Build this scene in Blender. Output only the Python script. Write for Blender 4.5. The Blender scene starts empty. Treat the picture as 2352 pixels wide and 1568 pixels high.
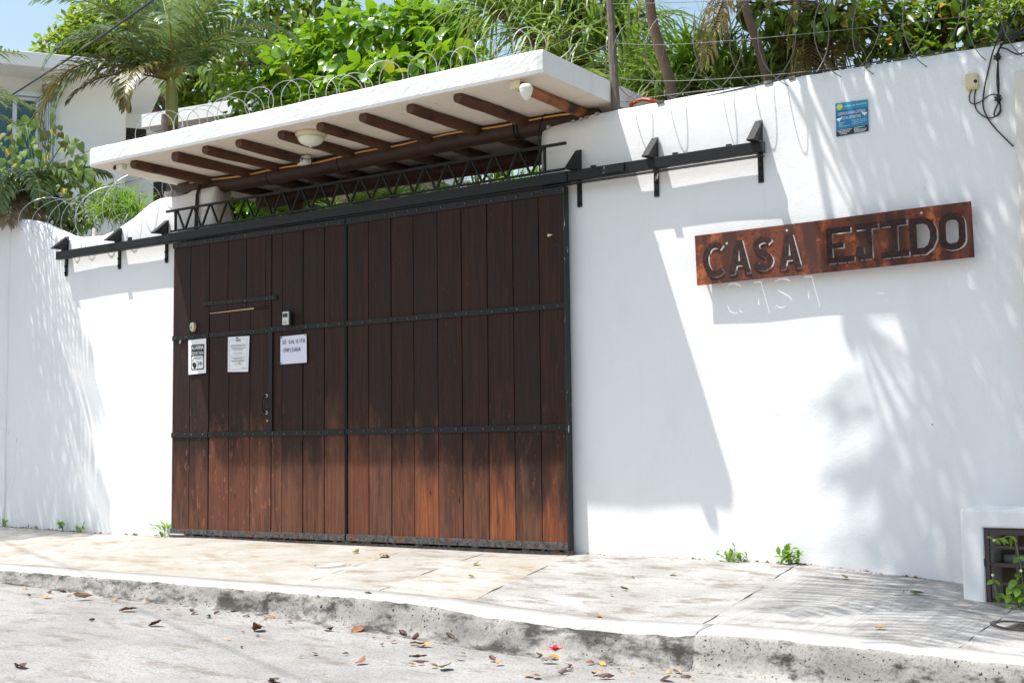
import bpy, bmesh, math, random
import numpy as np
from mathutils import Vector, Matrix
random.seed(7); rng = np.random.default_rng(7)
sc = bpy.context.scene
col = sc.collection
# ------------------------------------------------------------------ camera
CP = (8.47555674, -7.30006291, 0.710973127)
YAW, PITCH, ROLL, FPX = -0.594723216, 0.0821664065, -0.0117981262, 2887.21549   # pixels at 2352 wide
def cam_axes():
    cy, sy, cp, sp = math.cos(YAW), math.sin(YAW), math.cos(PITCH), math.sin(PITCH)
    f = Vector((sy*cp, cy*cp, sp)); r = Vector((cy, -sy, 0)); u = r.cross(f)
    c, s = math.cos(ROLL), math.sin(ROLL)
    return c*r+s*u, c*u-s*r, f
CR, CU, CF = cam_axes()
CPV = Vector(CP)
cd = bpy.data.cameras.new('camera'); co = bpy.data.objects.new('camera', cd); col.objects.link(co)
cd.sensor_width = 36; cd.lens = 36*FPX/2352; cd.clip_start = .05; cd.clip_end = 2000
co.matrix_world = Matrix(((CR.x, CU.x, -CF.x, CP[0]), (CR.y, CU.y, -CF.y, CP[1]), (CR.z, CU.z, -CF.z, CP[2]), (0, 0, 0, 1)))
sc.camera = co
# ------------------------------------------------------------------ sky, sun, exposure
SUN = Vector((.2832, .2741, -.919)).normalized()          # direction the light travels
w = bpy.data.worlds.new('World'); sc.world = w; w.use_nodes = True
nt = w.node_tree
sky = nt.nodes.new('ShaderNodeTexSky'); sky.sky_type = 'NISHITA'; sky.sun_disc = False
sky.sun_elevation = math.asin(-SUN.z); sky.sun_rotation = math.atan2(-SUN.x, -SUN.y)
sky.air_density = 1.8; sky.dust_density = 2.0; sky.ozone_density = 2.0
bg = nt.nodes['Background']; nt.links.new(sky.outputs[0], bg.inputs[0]); bg.inputs[1].default_value = .145
sl = bpy.data.lights.new('sun', 'SUN'); sl.energy = 5.0; sl.angle = math.radians(.53); sl.color = (1, .965, .92)
so = bpy.data.objects.new('sun', sl); col.objects.link(so); so.rotation_euler = SUN.to_track_quat('-Z', 'Y').to_euler(); so.location = (-3, -6, 14)
sc.view_settings.view_transform = 'Standard'; sc.view_settings.look = 'None'
sc.view_settings.exposure = 0.38; sc.view_settings.gamma = 1; sc.view_settings.use_curve_mapping = False
try:
    sc.cycles.max_bounces = 8; sc.cycles.transparent_max_bounces = 8; sc.cycles.caustics_reflective = False; sc.cycles.caustics_refractive = False
except Exception: pass

def ray(x, y): return CF + (x-1176)/FPX*CR - (y-784)/FPX*CU
def P(x, y, Y):                                            # point of the plane Y = const seen at picture position x, y (2352 x 1568)
    d = ray(x, y); return CPV + d*((Y-CP[1])/d.y)
def PZ(x, y, Z):
    d = ray(x, y); return CPV + d*((Z-CP[2])/d.z)
def PP(x, y, p0, n):
    d = ray(x, y); return CPV + d*((p0-CPV).dot(n)/d.dot(n))
def PD(x, y, D):                                           # point at horizontal distance D
    d = ray(x, y); return CPV + d*(D/math.hypot(d.x, d.y))

# ------------------------------------------------------------------ mesh helpers
class MB:
    def __init__(s): s.v = []; s.f = []; s.m = []; s.mi = 0
    def add(s, vs, fs):
        n = len(s.v); s.v += [tuple(p) for p in vs]
        for f in fs: s.f.append(tuple(i+n for i in f)); s.m.append(s.mi)
        return s
    def box(s, x0, x1, y0, y1, z0, z1):
        return s.add([(x0,y0,z0),(x1,y0,z0),(x1,y1,z0),(x0,y1,z0),(x0,y0,z1),(x1,y0,z1),(x1,y1,z1),(x0,y1,z1)],
                     [(0,3,2,1),(4,5,6,7),(0,1,5,4),(1,2,6,5),(2,3,7,6),(3,0,4,7)])
    def bar(s, a, b, wx, wy, up=(0,0,1)):                  # rectangular bar from a to b
        a = Vector(a); b = Vector(b); d = (b-a).normalized(); u = Vector(up)
        x = d.cross(u)
        if x.length < 1e-4: x = d.cross(Vector((1,0,0)))
        x.normalize(); y = x.cross(d).normalized()
        vs = [p + x*sx*wx/2 + y*sy*wy/2 for p in (a, b) for sx, sy in ((-1,-1),(1,-1),(1,1),(-1,1))]
        return s.add(vs, [(3,2,1,0),(4,5,6,7),(0,1,5,4),(1,2,6,5),(2,3,7,6),(3,0,4,7)])
    def tube(s, pts, r, n=8, cap=True):
        pts = [Vector(p) for p in pts]; k = len(pts)
        if not hasattr(r, '__len__'): r = [r]*k
        vs = []; prev = None
        for i, p in enumerate(pts):
            d = (pts[min(i+1, k-1)]-pts[max(i-1, 0)])
            d = d.normalized() if d.length > 1e-9 else Vector((0,0,1))
            if prev is None:
                x = d.cross(Vector((0,0,1)))
                if x.length < .05: x = d.cross(Vector((0,1,0)))
            else: x = prev - d*prev.dot(d)
            x.normalize(); prev = x; y = d.cross(x)
            for j in range(n):
                a = 2*math.pi*j/n; vs.append(p + (x*math.cos(a)+y*math.sin(a))*r[i])
        fs = [(i*n+j, i*n+(j+1)%n, (i+1)*n+(j+1)%n, (i+1)*n+j) for i in range(k-1) for j in range(n)]
        if cap: fs += [tuple(range(n))[::-1], tuple((k-1)*n+j for j in range(n))]
        return s.add(vs, fs)
    def prism(s, poly, fn, d0, d1):                        # 2-D polygon, fn(a, b, depth) -> point
        n = len(poly)
        vs = [fn(a, b, d0) for a, b in poly]+[fn(a, b, d1) for a, b in poly]
        return s.add(vs, [tuple(range(n)), tuple(range(2*n-1, n-1, -1))]+[(i, i+n, (i+1) % n+n, (i+1) % n) for i in range(n)])
    def lathe(s, c, prof, n=20, axis='z'):
        c = Vector(c); vs = []; k = len(prof)
        for r, h in prof:
            for j in range(n):
                a = 2*math.pi*j/n
                vs.append(c+(Vector((r*math.cos(a), r*math.sin(a), h)) if axis == 'z' else Vector((r*math.cos(a), -h, r*math.sin(a)))))
        fs = [(i*n+j, i*n+(j+1) % n, (i+1)*n+(j+1) % n, (i+1)*n+j) for i in range(k-1) for j in range(n)]
        fs += [tuple(range(n))[::-1], tuple((k-1)*n+j for j in range(n))]
        return s.add(vs, fs)
BASE = {}
def setp(o, label=None, cat=None, group=None, kind=None):
    if label: o['label'] = label
    if cat: o['category'] = cat
    if group: o['group'] = group
    if kind: o['kind'] = kind
    return o
def link(name, me, mats, parent=None, center=True):
    o = bpy.data.objects.new(name, me); col.objects.link(o)
    for m in (mats if isinstance(mats, (list, tuple)) else [mats]): me.materials.append(m)
    n = len(me.vertices); V = np.empty(n*3, np.float32); me.vertices.foreach_get('co', V); V = V.reshape(-1, 3)
    if center and n:
        lo, hi = V.min(0), V.max(0); b = (lo+hi)/2
        if parent is None: b[2] = lo[2]
    else: b = np.zeros(3, np.float32)
    V -= b; me.vertices.foreach_set('co', V.ravel()); me.update()
    base = Vector([float(t) for t in b]); BASE[o.name] = base
    if parent is not None: o.parent = parent; o.location = base-BASE[parent.name]
    else: o.location = base
    return o
def obj(name, mb, mats, parent=None, smooth=False, bevel=0, **kw):
    me = bpy.data.meshes.new(name); me.from_pydata(mb.v, [], mb.f)
    if any(mb.m): me.polygons.foreach_set('material_index', mb.m)
    bm = bmesh.new(); bm.from_mesh(me)
    bmesh.ops.recalc_face_normals(bm, faces=bm.faces)
    if bevel: bmesh.ops.bevel(bm, geom=list(bm.edges), offset=bevel, segments=2, profile=.5, affect='EDGES', clamp_overlap=True)
    bm.to_mesh(me); bm.free()
    if smooth: me.polygons.foreach_set('use_smooth', [True]*len(me.polygons))
    o = link(name, me, mats, parent); return setp(o, **kw)
def thing(name, loc, label, cat, group=None, kind=None):
    o = bpy.data.objects.new(name, None); col.objects.link(o); o.location = loc; o.empty_display_size = .1
    BASE[o.name] = Vector(loc); return setp(o, label, cat, group, kind)
def np_mesh(name, V, F, rnd=None, mi=None, smooth=True):
    V = np.asarray(V, np.float32); F = np.asarray(F, np.int32); k = F.shape[1]
    me = bpy.data.meshes.new(name); me.vertices.add(len(V)); me.vertices.foreach_set('co', V.ravel())
    me.loops.add(F.size); me.loops.foreach_set('vertex_index', F.ravel())
    me.polygons.add(len(F)); me.polygons.foreach_set('loop_start', np.arange(0, F.size, k, dtype=np.int32))
    try: me.polygons.foreach_set('loop_total', np.full(len(F), k, np.int32))
    except Exception: pass
    if mi is not None: me.polygons.foreach_set('material_index', np.asarray(mi, np.int32))
    me.polygons.foreach_set('use_smooth', np.full(len(F), smooth))
    me.update(calc_edges=True); me.validate()
    if rnd is not None:
        a = me.attributes.new('rnd', 'FLOAT', 'POINT'); a.data.foreach_set('value', np.asarray(rnd, np.float32))
    return me

# ------------------------------------------------------------------ materials
def srgb(r, g, b):
    return tuple(((c/255+.055)/1.055)**2.4 if c/255 > .04045 else c/255/12.92 for c in (r, g, b))+(1,)
class N:
    def __init__(s, name):
        s.mat = bpy.data.materials.new(name); s.mat.use_nodes = True; s.t = s.mat.node_tree; s.b = s.t.nodes['Principled BSDF']; s._pos = None
    def n(s, typ, **kw):
        x = s.t.nodes.new(typ)
        for k, v in kw.items(): setattr(x, k, v)
        return x
    def set(s, sock, v):
        if hasattr(v, 'is_output'): s.t.links.new(v, sock)
        else: sock.default_value = v
    def pos(s):
        if s._pos is None: s._pos = s.n('ShaderNodeNewGeometry').outputs['Position']
        return s._pos
    def mapv(s, v, scale=(1,1,1), loc=(0,0,0), rot=(0,0,0)):
        m = s.n('ShaderNodeMapping'); s.set(m.inputs[0], v); s.set(m.inputs[1], loc); m.inputs[2].default_value = rot; m.inputs[3].default_value = scale; return m.outputs[0]
    def noise(s, v, scale, detail=4, rough=.55, dist=0):
        x = s.n('ShaderNodeTexNoise'); s.set(x.inputs['Vector'], v); x.inputs['Scale'].default_value = scale; x.inputs['Detail'].default_value = detail
        x.inputs['Roughness'].default_value = rough; x.inputs['Distortion'].default_value = dist; return x.outputs['Fac']
    def voro(s, v, scale, feature='F1', rand=1):
        x = s.n('ShaderNodeTexVoronoi'); x.feature = feature; s.set(x.inputs['Vector'], v); x.inputs['Scale'].default_value = scale; x.inputs['Randomness'].default_value = rand; return x.outputs['Distance']
    def ramp(s, f, lo, hi, a=0., b=1.):
        x = s.n('ShaderNodeMapRange'); x.interpolation_type = 'SMOOTHSTEP'; s.set(x.inputs[0], f); s.set(x.inputs[1], lo); s.set(x.inputs[2], hi); s.set(x.inputs[3], a); s.set(x.inputs[4], b); return x.outputs[0]
    def math(s, op, a, b=0.):
        x = s.n('ShaderNodeMath', operation=op); s.set(x.inputs[0], a); s.set(x.inputs[1], b); return x.outputs[0]
    def mix(s, f, a, b, typ='MIX'):
        x = s.n('ShaderNodeMix', data_type='RGBA', blend_type=typ); s.set(x.inputs[0], f); s.set(x.inputs[6], a); s.set(x.inputs[7], b); return x.outputs[2]
    def sep(s, v):
        x = s.n('ShaderNodeSeparateXYZ'); s.set(x.inputs[0], v); return x.outputs
    def orand(s): return s.n('ShaderNodeObjectInfo').outputs['Random']
    def attr(s, n): return s.n('ShaderNodeAttribute', attribute_name=n).outputs['Fac']
    def bump(s, h, strength=.3, dist=.01, nrm=None):
        x = s.n('ShaderNodeBump'); x.inputs['Strength'].default_value = strength; x.inputs['Distance'].default_value = dist; s.set(x.inputs['Height'], h)
        if nrm is not None: s.set(x.inputs['Normal'], nrm)
        s.t.links.new(x.outputs[0], s.b.inputs['Normal']); return x.outputs[0]
    def out(s, colr=None, rough=None, metal=None, spec=None):
        if colr is not None: s.set(s.b.inputs['Base Color'], colr)
        if rough is not None: s.set(s.b.inputs['Roughness'], rough)
        if metal is not None: s.set(s.b.inputs['Metallic'], metal)
        if spec is not None: s.set(s.b.inputs['Specular IOR Level'], spec)
        return s.mat
M = {}
def plain(name, c, rough=.6, metal=0, var=.25, bump=0, scale=30):
    n = N(name); f = n.noise(n.pos(), scale, 3)
    dark = tuple(x*(1-var) for x in c[:3])+(1,)
    if bump: n.bump(f, bump, .004)
    M[name] = n.out(n.mix(f, c, dark), rough, metal); return M[name]
def plaster(name, c, fine=.35, lump=.4, dirt=.12, fs=140, ls=9):
    n = N(name); p = n.pos()
    a = n.noise(p, fs, 3); b = n.noise(p, ls, 3); d = n.noise(n.mapv(p, (2.2, 2.2, .9)), 1.3, 5, .6)
    spot = n.ramp(n.voro(p, 5.5), .035, .02)
    g = n.bump(b, lump, .03); n.bump(a, fine, .006, g)
    dirty = n.ramp(d, .5, .75)
    cc = n.mix(n.math('MULTIPLY', dirty, dirt), c, srgb(188, 180, 165))
    cc = n.mix(n.math('MULTIPLY', spot, n.ramp(n.noise(p, 2.3), .58, .62)), cc, srgb(120, 112, 102))
    strk = n.math('MULTIPLY', n.ramp(n.noise(n.mapv(p, (9, 9, .35)), 1.5, 5, .7), .56, .74), n.ramp(n.noise(p, .9, 3), .42, .6))
    cc = n.mix(n.math('MULTIPLY', strk, dirt*1.3), cc, srgb(150, 142, 130))
    wv = n.n('ShaderNodeVectorMath', operation='ADD'); n.set(wv.inputs[0], p); tq = n.n('ShaderNodeTexNoise'); n.set(tq.inputs['Vector'], p); tq.inputs['Scale'].default_value = 4; tq.inputs['Detail'].default_value = 5
    ts = n.n('ShaderNodeVectorMath', operation='SCALE'); n.set(ts.inputs[0], tq.outputs['Color']); ts.inputs['Scale'].default_value = .35; n.set(wv.inputs[1], ts.outputs[0])
    ck = n.math('MULTIPLY', n.ramp(n.voro(wv.outputs[0], .9, 'DISTANCE_TO_EDGE'), .0025, .0008), n.ramp(n.noise(p, 1.1, 2), .60, .66))
    cc = n.mix(n.math('MULTIPLY', ck, .32), cc, srgb(150, 145, 138))
    M[name] = n.out(cc, .85, 0, .2); return M[name]
plaster('wall_plaster', (.79, .79, .795, 1), .3, .12, .10)
plaster('fascia_plaster', (.79, .79, .785, 1), .45, .1, .10, 150, 30)
plaster('bounce_tinted_plaster', (.72, .635, .535, 1), .15, .1, .35)  # warm bounce light from the pavement is mixed into this colour
plaster('house_plaster', (.88, .87, .83, 1), .2, .1, .1)
plaster('cream_plaster', (.66, .62, .56, 1), .3, .3, .2)
def wood_gate():
    n = N('gate_wood'); p = n.pos(); r = n.orand()
    off = n.n('ShaderNodeCombineXYZ'); n.set(off.inputs[0], n.math('MULTIPLY', r, 37.)); n.set(off.inputs[2], n.math('MULTIPLY', r, 11.))
    v = n.n('ShaderNodeVectorMath', operation='ADD'); n.set(v.inputs[0], p); n.set(v.inputs[1], off.outputs[0]); v = v.outputs[0]
    r2 = n.math('FRACT', n.math('MULTIPLY', r, 7.31)); r3 = n.math('FRACT', n.math('MULTIPLY', r, 23.7))
    g = n.noise(n.mapv(v, (22, 22, .9)), 2.0, 6, .62, .9); g2 = n.noise(n.mapv(v, (70, 70, 1.3)), 2.4, 3, .6, .3)
    big = n.noise(n.mapv(v, (4.5, 4.5, .9)), 1.6, 5, .65); X = n.sep(p)
    gc = n.ramp(g, .3, .7)
    dark = n.mix(gc, srgb(30, 17, 13), srgb(62, 37, 28)); dark = n.mix(n.math('MULTIPLY', r2, .55), dark, srgb(34, 27, 28)); dark = n.mix(n.math('MULTIPLY', n.ramp(big, .55, .75), .4), dark, srgb(66, 38, 28))
    worn = n.mix(gc, srgb(72, 45, 35), srgb(122, 80, 60)); worn = n.mix(n.math('MULTIPLY', r3, .5), worn, srgb(104, 52, 34)); worn = n.mix(n.math('MULTIPLY', r2, .35), worn, srgb(84, 60, 52))
    # sun-bleached lower boards, with the sunlit band below the canopy shadow painted in: the edge of the bleaching is ragged and differs from board to board
    hh = n.math('ADD', n.math('ADD', X[2], n.math('MULTIPLY', n.math('SUBTRACT', r, .5), .45)), n.math('MULTIPLY', n.math('SUBTRACT', big, .5), 1.7))
    hh = n.math('ADD', hh, n.math('MULTIPLY', n.math('SUBTRACT', g, .5), .5))
    wm = n.ramp(hh, .88, .25); c = n.mix(n.math('MULTIPLY', wm, .93), dark, worn)
    hot = n.math('MULTIPLY', n.ramp(hh, .62, .1), n.ramp(n.math('ADD', X[0], n.math('MULTIPLY', n.math('SUBTRACT', r3, .5), 1.6)), 3.0, 3.8))
    c = n.mix(n.math('MULTIPLY', hot, .8), c, n.mix(gc, srgb(106, 56, 34), srgb(162, 96, 60)))
    rub = n.math('MULTIPLY', n.ramp(n.noise(n.mapv(v, (9, 9, 3.2)), 3, 6, .75), .56, .70), n.ramp(X[2], 1.25, .5))
    c = n.mix(n.math('MULTIPLY', rub, n.ramp(X[0], 1.5, 1.1, .3, .85)), c, srgb(168, 102, 64))
    gm = n.math('MULTIPLY', n.ramp(n.noise(n.mapv(v, (6, 6, 1.1)), 2, 5, .7), .52, .66), n.ramp(n.math('ADD', X[2], n.math('MULTIPLY', n.math('SUBTRACT', g, .5), .5)), .5, .12))
    c = n.mix(n.math('MULTIPLY', gm, .8), c, n.mix(gc, srgb(40, 33, 31), srgb(84, 68, 60)))
    scr = n.math('MULTIPLY', n.ramp(n.noise(n.mapv(v, (30, 30, 6), rot=(0, .45, 0)), 4, 2, .8), .70, .76), .4)
    c = n.mix(scr, c, srgb(176, 130, 98))
    knot = n.ramp(n.voro(n.mapv(v, (4, 4, 1.3)), 1.9), .08, .03); c = n.mix(n.math('MULTIPLY', knot, .85), c, srgb(22, 14, 12))
    crk = n.math('MULTIPLY', n.ramp(g2, .66, .72), .75); c = n.mix(crk, c, srgb(16, 11, 9))
    n.bump(n.math('SUBTRACT', n.math('ADD', g, n.math('MULTIPLY', g2, .6)), n.math('MULTIPLY', crk, 1.2)), .5, .005)
    M['gate_wood'] = n.out(c, n.ramp(g, .2, .8, .5, .75), 0, .22)
wood_gate()
def log_wood(name, a, b):
    n = N(name); p = n.pos(); r = n.orand()
    off = n.n('ShaderNodeCombineXYZ'); n.set(off.inputs[0], n.math('MULTIPLY', r, 31.)); n.set(off.inputs[1], n.math('MULTIPLY', r, 17.))
    v = n.n('ShaderNodeVectorMath', operation='ADD'); n.set(v.inputs[0], p); n.set(v.inputs[1], off.outputs[0]); v = v.outputs[0]
    sx = (1.2, 26, 26) if name == 'beam_wood' else (26, 1.2, 26)
    g = n.noise(n.mapv(v, sx), 2, 5, .6, .5); q = n.noise(v, 5, 4)
    c = n.mix(g, a, b); c = n.mix(n.ramp(q, .5, .75), c, srgb(40, 26, 22)); sp = n.ramp(n.voro(v, 16), .05, .03)
    c = n.mix(n.math('MULTIPLY', sp, n.ramp(q, .5, .4)), c, srgb(190, 180, 165))
    n.bump(g, .5, .006); M[name] = n.out(c, .55, 0, .35)
log_wood('log_wood', srgb(54, 35, 26), srgb(104, 68, 47)); log_wood('beam_wood', srgb(44, 31, 25), srgb(80, 56, 43)); log_wood('pale_log', srgb(120, 70, 36), srgb(168, 104, 58))
def steel():
    n = N('black_steel'); p = n.pos(); a = n.noise(p, 45, 4); b = n.noise(p, 11, 5, .7)
    c = n.mix(a, srgb(9, 10, 12), srgb(20, 21, 25)); chip = n.ramp(b, .70, .75)
    c = n.mix(n.math('MULTIPLY', chip, .6), c, srgb(120, 118, 116)); n.bump(a, .3, .003)
    M['black_steel'] = n.out(c, n.ramp(a, .2, .8, .38, .62), 0, .35)
    n = N('worn_steel'); p = n.pos(); a = n.noise(p, 30, 5, .7); b = n.noise(p, 9, 5, .7)
    c = n.mix(n.ramp(a, .35, .7), srgb(58, 58, 60), srgb(104, 100, 98)); c = n.mix(n.ramp(b, .52, .68), c, srgb(110, 66, 46)); n.bump(a, .4, .004)
    M['worn_steel'] = n.out(c, .5, .3, .5)
    n = N('chipped_steel'); p = n.pos(); v = n.mapv(p, (14, 14, 3.5)); a = n.noise(v, 1.6, 5, .7)
    c = n.mix(n.ramp(a, .62, .66), srgb(20, 21, 24), srgb(225, 225, 225)); n.bump(a, .4, .004); M['chipped_steel'] = n.out(c, .5)
steel()
def rust():
    n = N('rust'); p = n.pos(); a = n.noise(p, 7, 5, .65); b = n.noise(p, 70, 3); d = n.noise(n.mapv(p, (5, 5, 1.2)), 1.8, 4); sp = n.ramp(n.noise(p, 42, 2), .55, .66)
    c = n.mix(n.ramp(a, .36, .5), srgb(172, 92, 52), srgb(112, 58, 38)); c = n.mix(n.math('MULTIPLY', sp, .75), c, srgb(62, 36, 30)); c = n.mix(n.ramp(d, .42, .58), c, srgb(72, 42, 33))
    n.bump(b, .35, .003); M['rust'] = n.out(c, .7, .1, .35)
    n = N('dark_rust'); p = n.pos(); b = n.noise(p, 60, 4, .7); c = n.mix(n.ramp(b, .35, .65), srgb(38, 26, 25), srgb(66, 44, 38)); n.bump(b, .4, .003); M['dark_rust'] = n.out(c, .75, .1, .3)
rust()
def concrete(name, c1, c2, stain, pits=0., speck=.5, brush=0, lump=.3, st=(.52, .7), sw=.6):
    n = N(name); p = n.pos(); a = n.noise(p, 75, 3, .8); b = n.noise(p, 2.2, 6, .65); d = n.noise(n.mapv(p, (.8, 1.6, 1.6)), 4.5, 5, .7); e = n.noise(p, 30, 4, .7)
    c = n.mix(n.ramp(b, .35, .65), c1, c2); c = n.mix(n.math('MULTIPLY', n.ramp(d, *st), sw), c, stain)
    c = n.mix(n.math('MULTIPLY', n.ramp(a, .5, .62), speck), c, tuple(x*.55 for x in stain[:3])+(1,))
    hgt = n.math('ADD', e, n.math('MULTIPLY', a, .5))
    if pits:
        vv = n.n('ShaderNodeVectorMath', operation='ADD'); n.set(vv.inputs[0], p)
        s_ = n.n('ShaderNodeTexNoise'); n.set(s_.inputs['Vector'], p); s_.inputs['Scale'].default_value = 40
        mm = n.n('ShaderNodeVectorMath', operation='SCALE'); n.set(mm.inputs[0], s_.outputs['Color']); mm.inputs['Scale'].default_value = .035; n.set(vv.inputs[1], mm.outputs[0])
        pt = n.ramp(n.voro(vv.outputs[0], 34), .22, .10); pk = n.math('MULTIPLY', pt, n.ramp(n.noise(p, 5.5, 3), .44, .54))
        c = n.mix(n.math('MULTIPLY', pk, pits), c, srgb(48, 44, 40)); hgt = n.math('SUBTRACT', hgt, n.math('MULTIPLY', pk, 2))
    if brush:
        wv = n.noise(n.mapv(p, (75, 3, 3), rot=(0, 0, .35)), 1.0, 3, .6); hgt = n.math('ADD', hgt, n.math('MULTIPLY', wv, 2.5)); c = n.mix(n.math('MULTIPLY', n.ramp(wv, .5, .68), .35), c, stain)
    n.bump(hgt, lump, .005); M[name] = n.out(c, .9, 0, .2)
concrete('pale_concrete', (.44, .425, .395, 1), (.35, .33, .30, 1), srgb(132, 118, 98), 0, .2, 0, .4, (.5, .66), .7)
concrete('tan_concrete', (.44, .425, .40, 1), (.37, .34, .29, 1), srgb(140, 120, 92), 0, .2, 0, .4, (.5, .66), .6)
concrete('grey_concrete', (.44, .43, .415, 1), (.33, .315, .295, 1), srgb(118, 108, 96), 0, .3, 0, .45, (.48, .64), .75)
concrete('brushed_concrete', (.43, .42, .405, 1), (.33, .32, .305, 1), srgb(110, 102, 94), 0, .2, 1, .35, (.5, .66), .6)
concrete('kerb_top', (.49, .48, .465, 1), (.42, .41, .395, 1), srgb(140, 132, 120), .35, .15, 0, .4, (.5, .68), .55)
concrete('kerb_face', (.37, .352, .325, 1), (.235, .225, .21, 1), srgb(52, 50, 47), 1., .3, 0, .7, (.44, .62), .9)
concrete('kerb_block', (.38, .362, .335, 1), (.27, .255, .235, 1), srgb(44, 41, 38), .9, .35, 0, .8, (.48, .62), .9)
concrete('road_surface', (.375, .365, .35, 1), (.295, .286, .272, 1), srgb(112, 100, 90), 0, .5, 0, 1., (.5, .7), .65)
concrete('dirt', (.16, .12, .09, 1), (.10, .075, .055, 1), srgb(60, 48, 38), 0, .5)
concrete('garden_soil', (.13, .10, .07, 1), (.09, .07, .05, 1), srgb(60, 48, 38), 0, .5)
concrete('old_concrete', (.45, .43, .40, 1), (.34, .32, .30, 1), srgb(60, 56, 50), .3, .4, 0, .4, (.48, .64), .8)
def leafm(name, c1, c2, c3=None, t3=.97, tr=.35, rough=.38, spec=.5, trc=None):
    n = N(name); r = n.attr('rnd'); c = n.mix(r, c1, c2)
    if c3: c = n.mix(n.ramp(r, t3-.005, t3+.005), c, c3)
    pn = n.noise(n.pos(), 18, 2); c = n.mix(n.math('MULTIPLY', pn, .25), c, tuple(x*.6 for x in c1[:3])+(1,))
    n.out(c, rough, 0, spec)
    t = n.n('ShaderNodeBsdfTranslucent'); tint = n.mix(.5, c, trc or tuple(min(1, x*2.0) for x in c2[:3])+(1,)); n.set(t.inputs[0], tint)
    ms = n.n('ShaderNodeMixShader'); ms.inputs[0].default_value = tr
    n.t.links.new(n.b.outputs[0], ms.inputs[1]); n.t.links.new(t.outputs[0], ms.inputs[2]); n.t.links.new(ms.outputs[0], n.t.nodes['Material Output'].inputs[0])
    M[name] = n.mat
leafm('broad_leaf', (.085, .21, .010, 1), (.25, .42, .014, 1), (.40, .32, .03, 1), .985, .3, .22, .6)
leafm('dull_leaf', (.09, .17, .02, 1), (.20, .30, .035, 1), (.28, .22, .04, 1), .96, .35, .45)
leafm('fine_leaf', (.15, .24, .02, 1), (.27, .36, .03, 1), (.30, .25, .04, 1), .93, .4, .45)
leafm('yellow_leaf_tree', (.06, .13, .012, 1), (.17, .27, .02, 1), (.50, .30, .02, 1), .84, .35, .35)
leafm('vine_leaf', (.17, .29, .06, 1), (.33, .45, .15, 1), (.55, .36, .03, 1), .93, .4, .5)
leafm('palm_leaf', (.10, .17, .05, 1), (.20, .27, .09, 1), None, 1, .22, .32)
leafm('olive_palm', (.10, .10, .025, 1), (.17, .15, .03, 1), (.30, .20, .04, 1), .85, .25, .35)
leafm('dry_palm', (.20, .13, .07, 1), (.34, .25, .15, 1), None, 1, .2, .6)
leafm('strap_leaf', (.10, .20, .03, 1), (.26, .37, .07, 1), (.34, .29, .09, 1), .93, .28, .35)
leafm('straw_leaf', (.36, .25, .09, 1), (.46, .34, .13, 1), None, 1, .3, .5)
leafm('lime_leaf', (.12, .25, .02, 1), (.24, .36, .04, 1), None, 1, .4, .4)
leafm('grass_leaf', (.10, .22, .02, 1), (.26, .42, .05, 1), None, 1, .35, .4)
for nm, a, b in (('leaf_orange', srgb(160, 106, 68), srgb(124, 80, 54)), ('leaf_brown', srgb(96, 56, 42), srgb(66, 40, 34)), ('leaf_tan', srgb(186, 152, 118), srgb(150, 120, 96)),
                 ('leaf_yellow', srgb(214, 158, 52), srgb(186, 126, 48)), ('leaf_olive', srgb(120, 120, 56), srgb(90, 96, 40)), ('leaf_green', srgb(70, 92, 30), srgb(50, 76, 26)), ('petal_red', srgb(214, 24, 62), srgb(180, 16, 50)), ('leaf_grey', srgb(120, 108, 98), srgb(92, 82, 76))):
    n = N(nm); f = n.noise(n.pos(), 60, 3); M[nm] = n.out(n.mix(f, a, b), .6)
plain('bark', srgb(112, 92, 76), .9, 0, .5, .8, 25); plain('palm_bark', srgb(128, 108, 92), .9, 0, .5, .7, 30); plain('dark_bark', srgb(84, 64, 52), .9, 0, .5, .8, 25)
plain('crownshaft', srgb(160, 160, 84), .45, 0, .3); plain('rachis', srgb(150, 142, 66), .5, 0, .3); plain('brown_stem', srgb(120, 84, 52), .7)
plain('weathered_post', srgb(120, 110, 102), .9, 0, .6, .8, 22); plain('black_rubber', srgb(22, 22, 24), .45, 0, .2); plain('galvanised', srgb(186, 188, 194), .4, .35, .25, 0, 60); plain('dull_wire', srgb(128, 126, 124), .5, .4, .35)
plain('rope_light', srgb(232, 168, 84), .35, 0, .3, 0, 90); plain('white_plastic', srgb(225, 222, 212), .4, 0, .1); plain('cream_plastic', srgb(214, 200, 162), .45, 0, .15); plain('dark_glass', srgb(20, 20, 22), .15)
plain('frosted_glass', srgb(222, 224, 204), .25, 0, .08); plain('paper_white', (.80, .80, .80, 1), .6, 0, .03); plain('ink', srgb(18, 18, 22), .6, 0, .1); plain('paper_ink_grey', srgb(150, 152, 156), .7, 0, .1); plain('paper_lilac', (.70, .69, .80, 1), .6, 0, .03)
plain('sign_blue', srgb(10, 122, 168), .4, 0, .08); plain('sign_deep_blue', srgb(4, 98, 148), .4, 0, .08); plain('sign_teal', srgb(12, 140, 172), .4, 0, .1); plain('sign_black', srgb(24, 26, 36), .4, 0, .15); plain('sign_yellow', srgb(206, 206, 20), .4, 0, .05); plain('sign_white', srgb(226, 230, 234), .5, 0, .05)
plain('light_leak_pale', srgb(206, 176, 132), .7, 0, .3); plain('pin_blue', srgb(20, 60, 110), .35); plain('pin_yellow', srgb(226, 214, 30), .35); plain('terracotta', srgb(176, 84, 56), .8, 0, .3, .3); plain('orange_pipe', srgb(230, 90, 40), .4); plain('brown_metal', srgb(78, 62, 64), .55, .1, .35, .3, 40); plain('silver', srgb(196, 198, 200), .3, .6, .1); plain('brass', srgb(190, 150, 70), .35, .7, .2)
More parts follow.
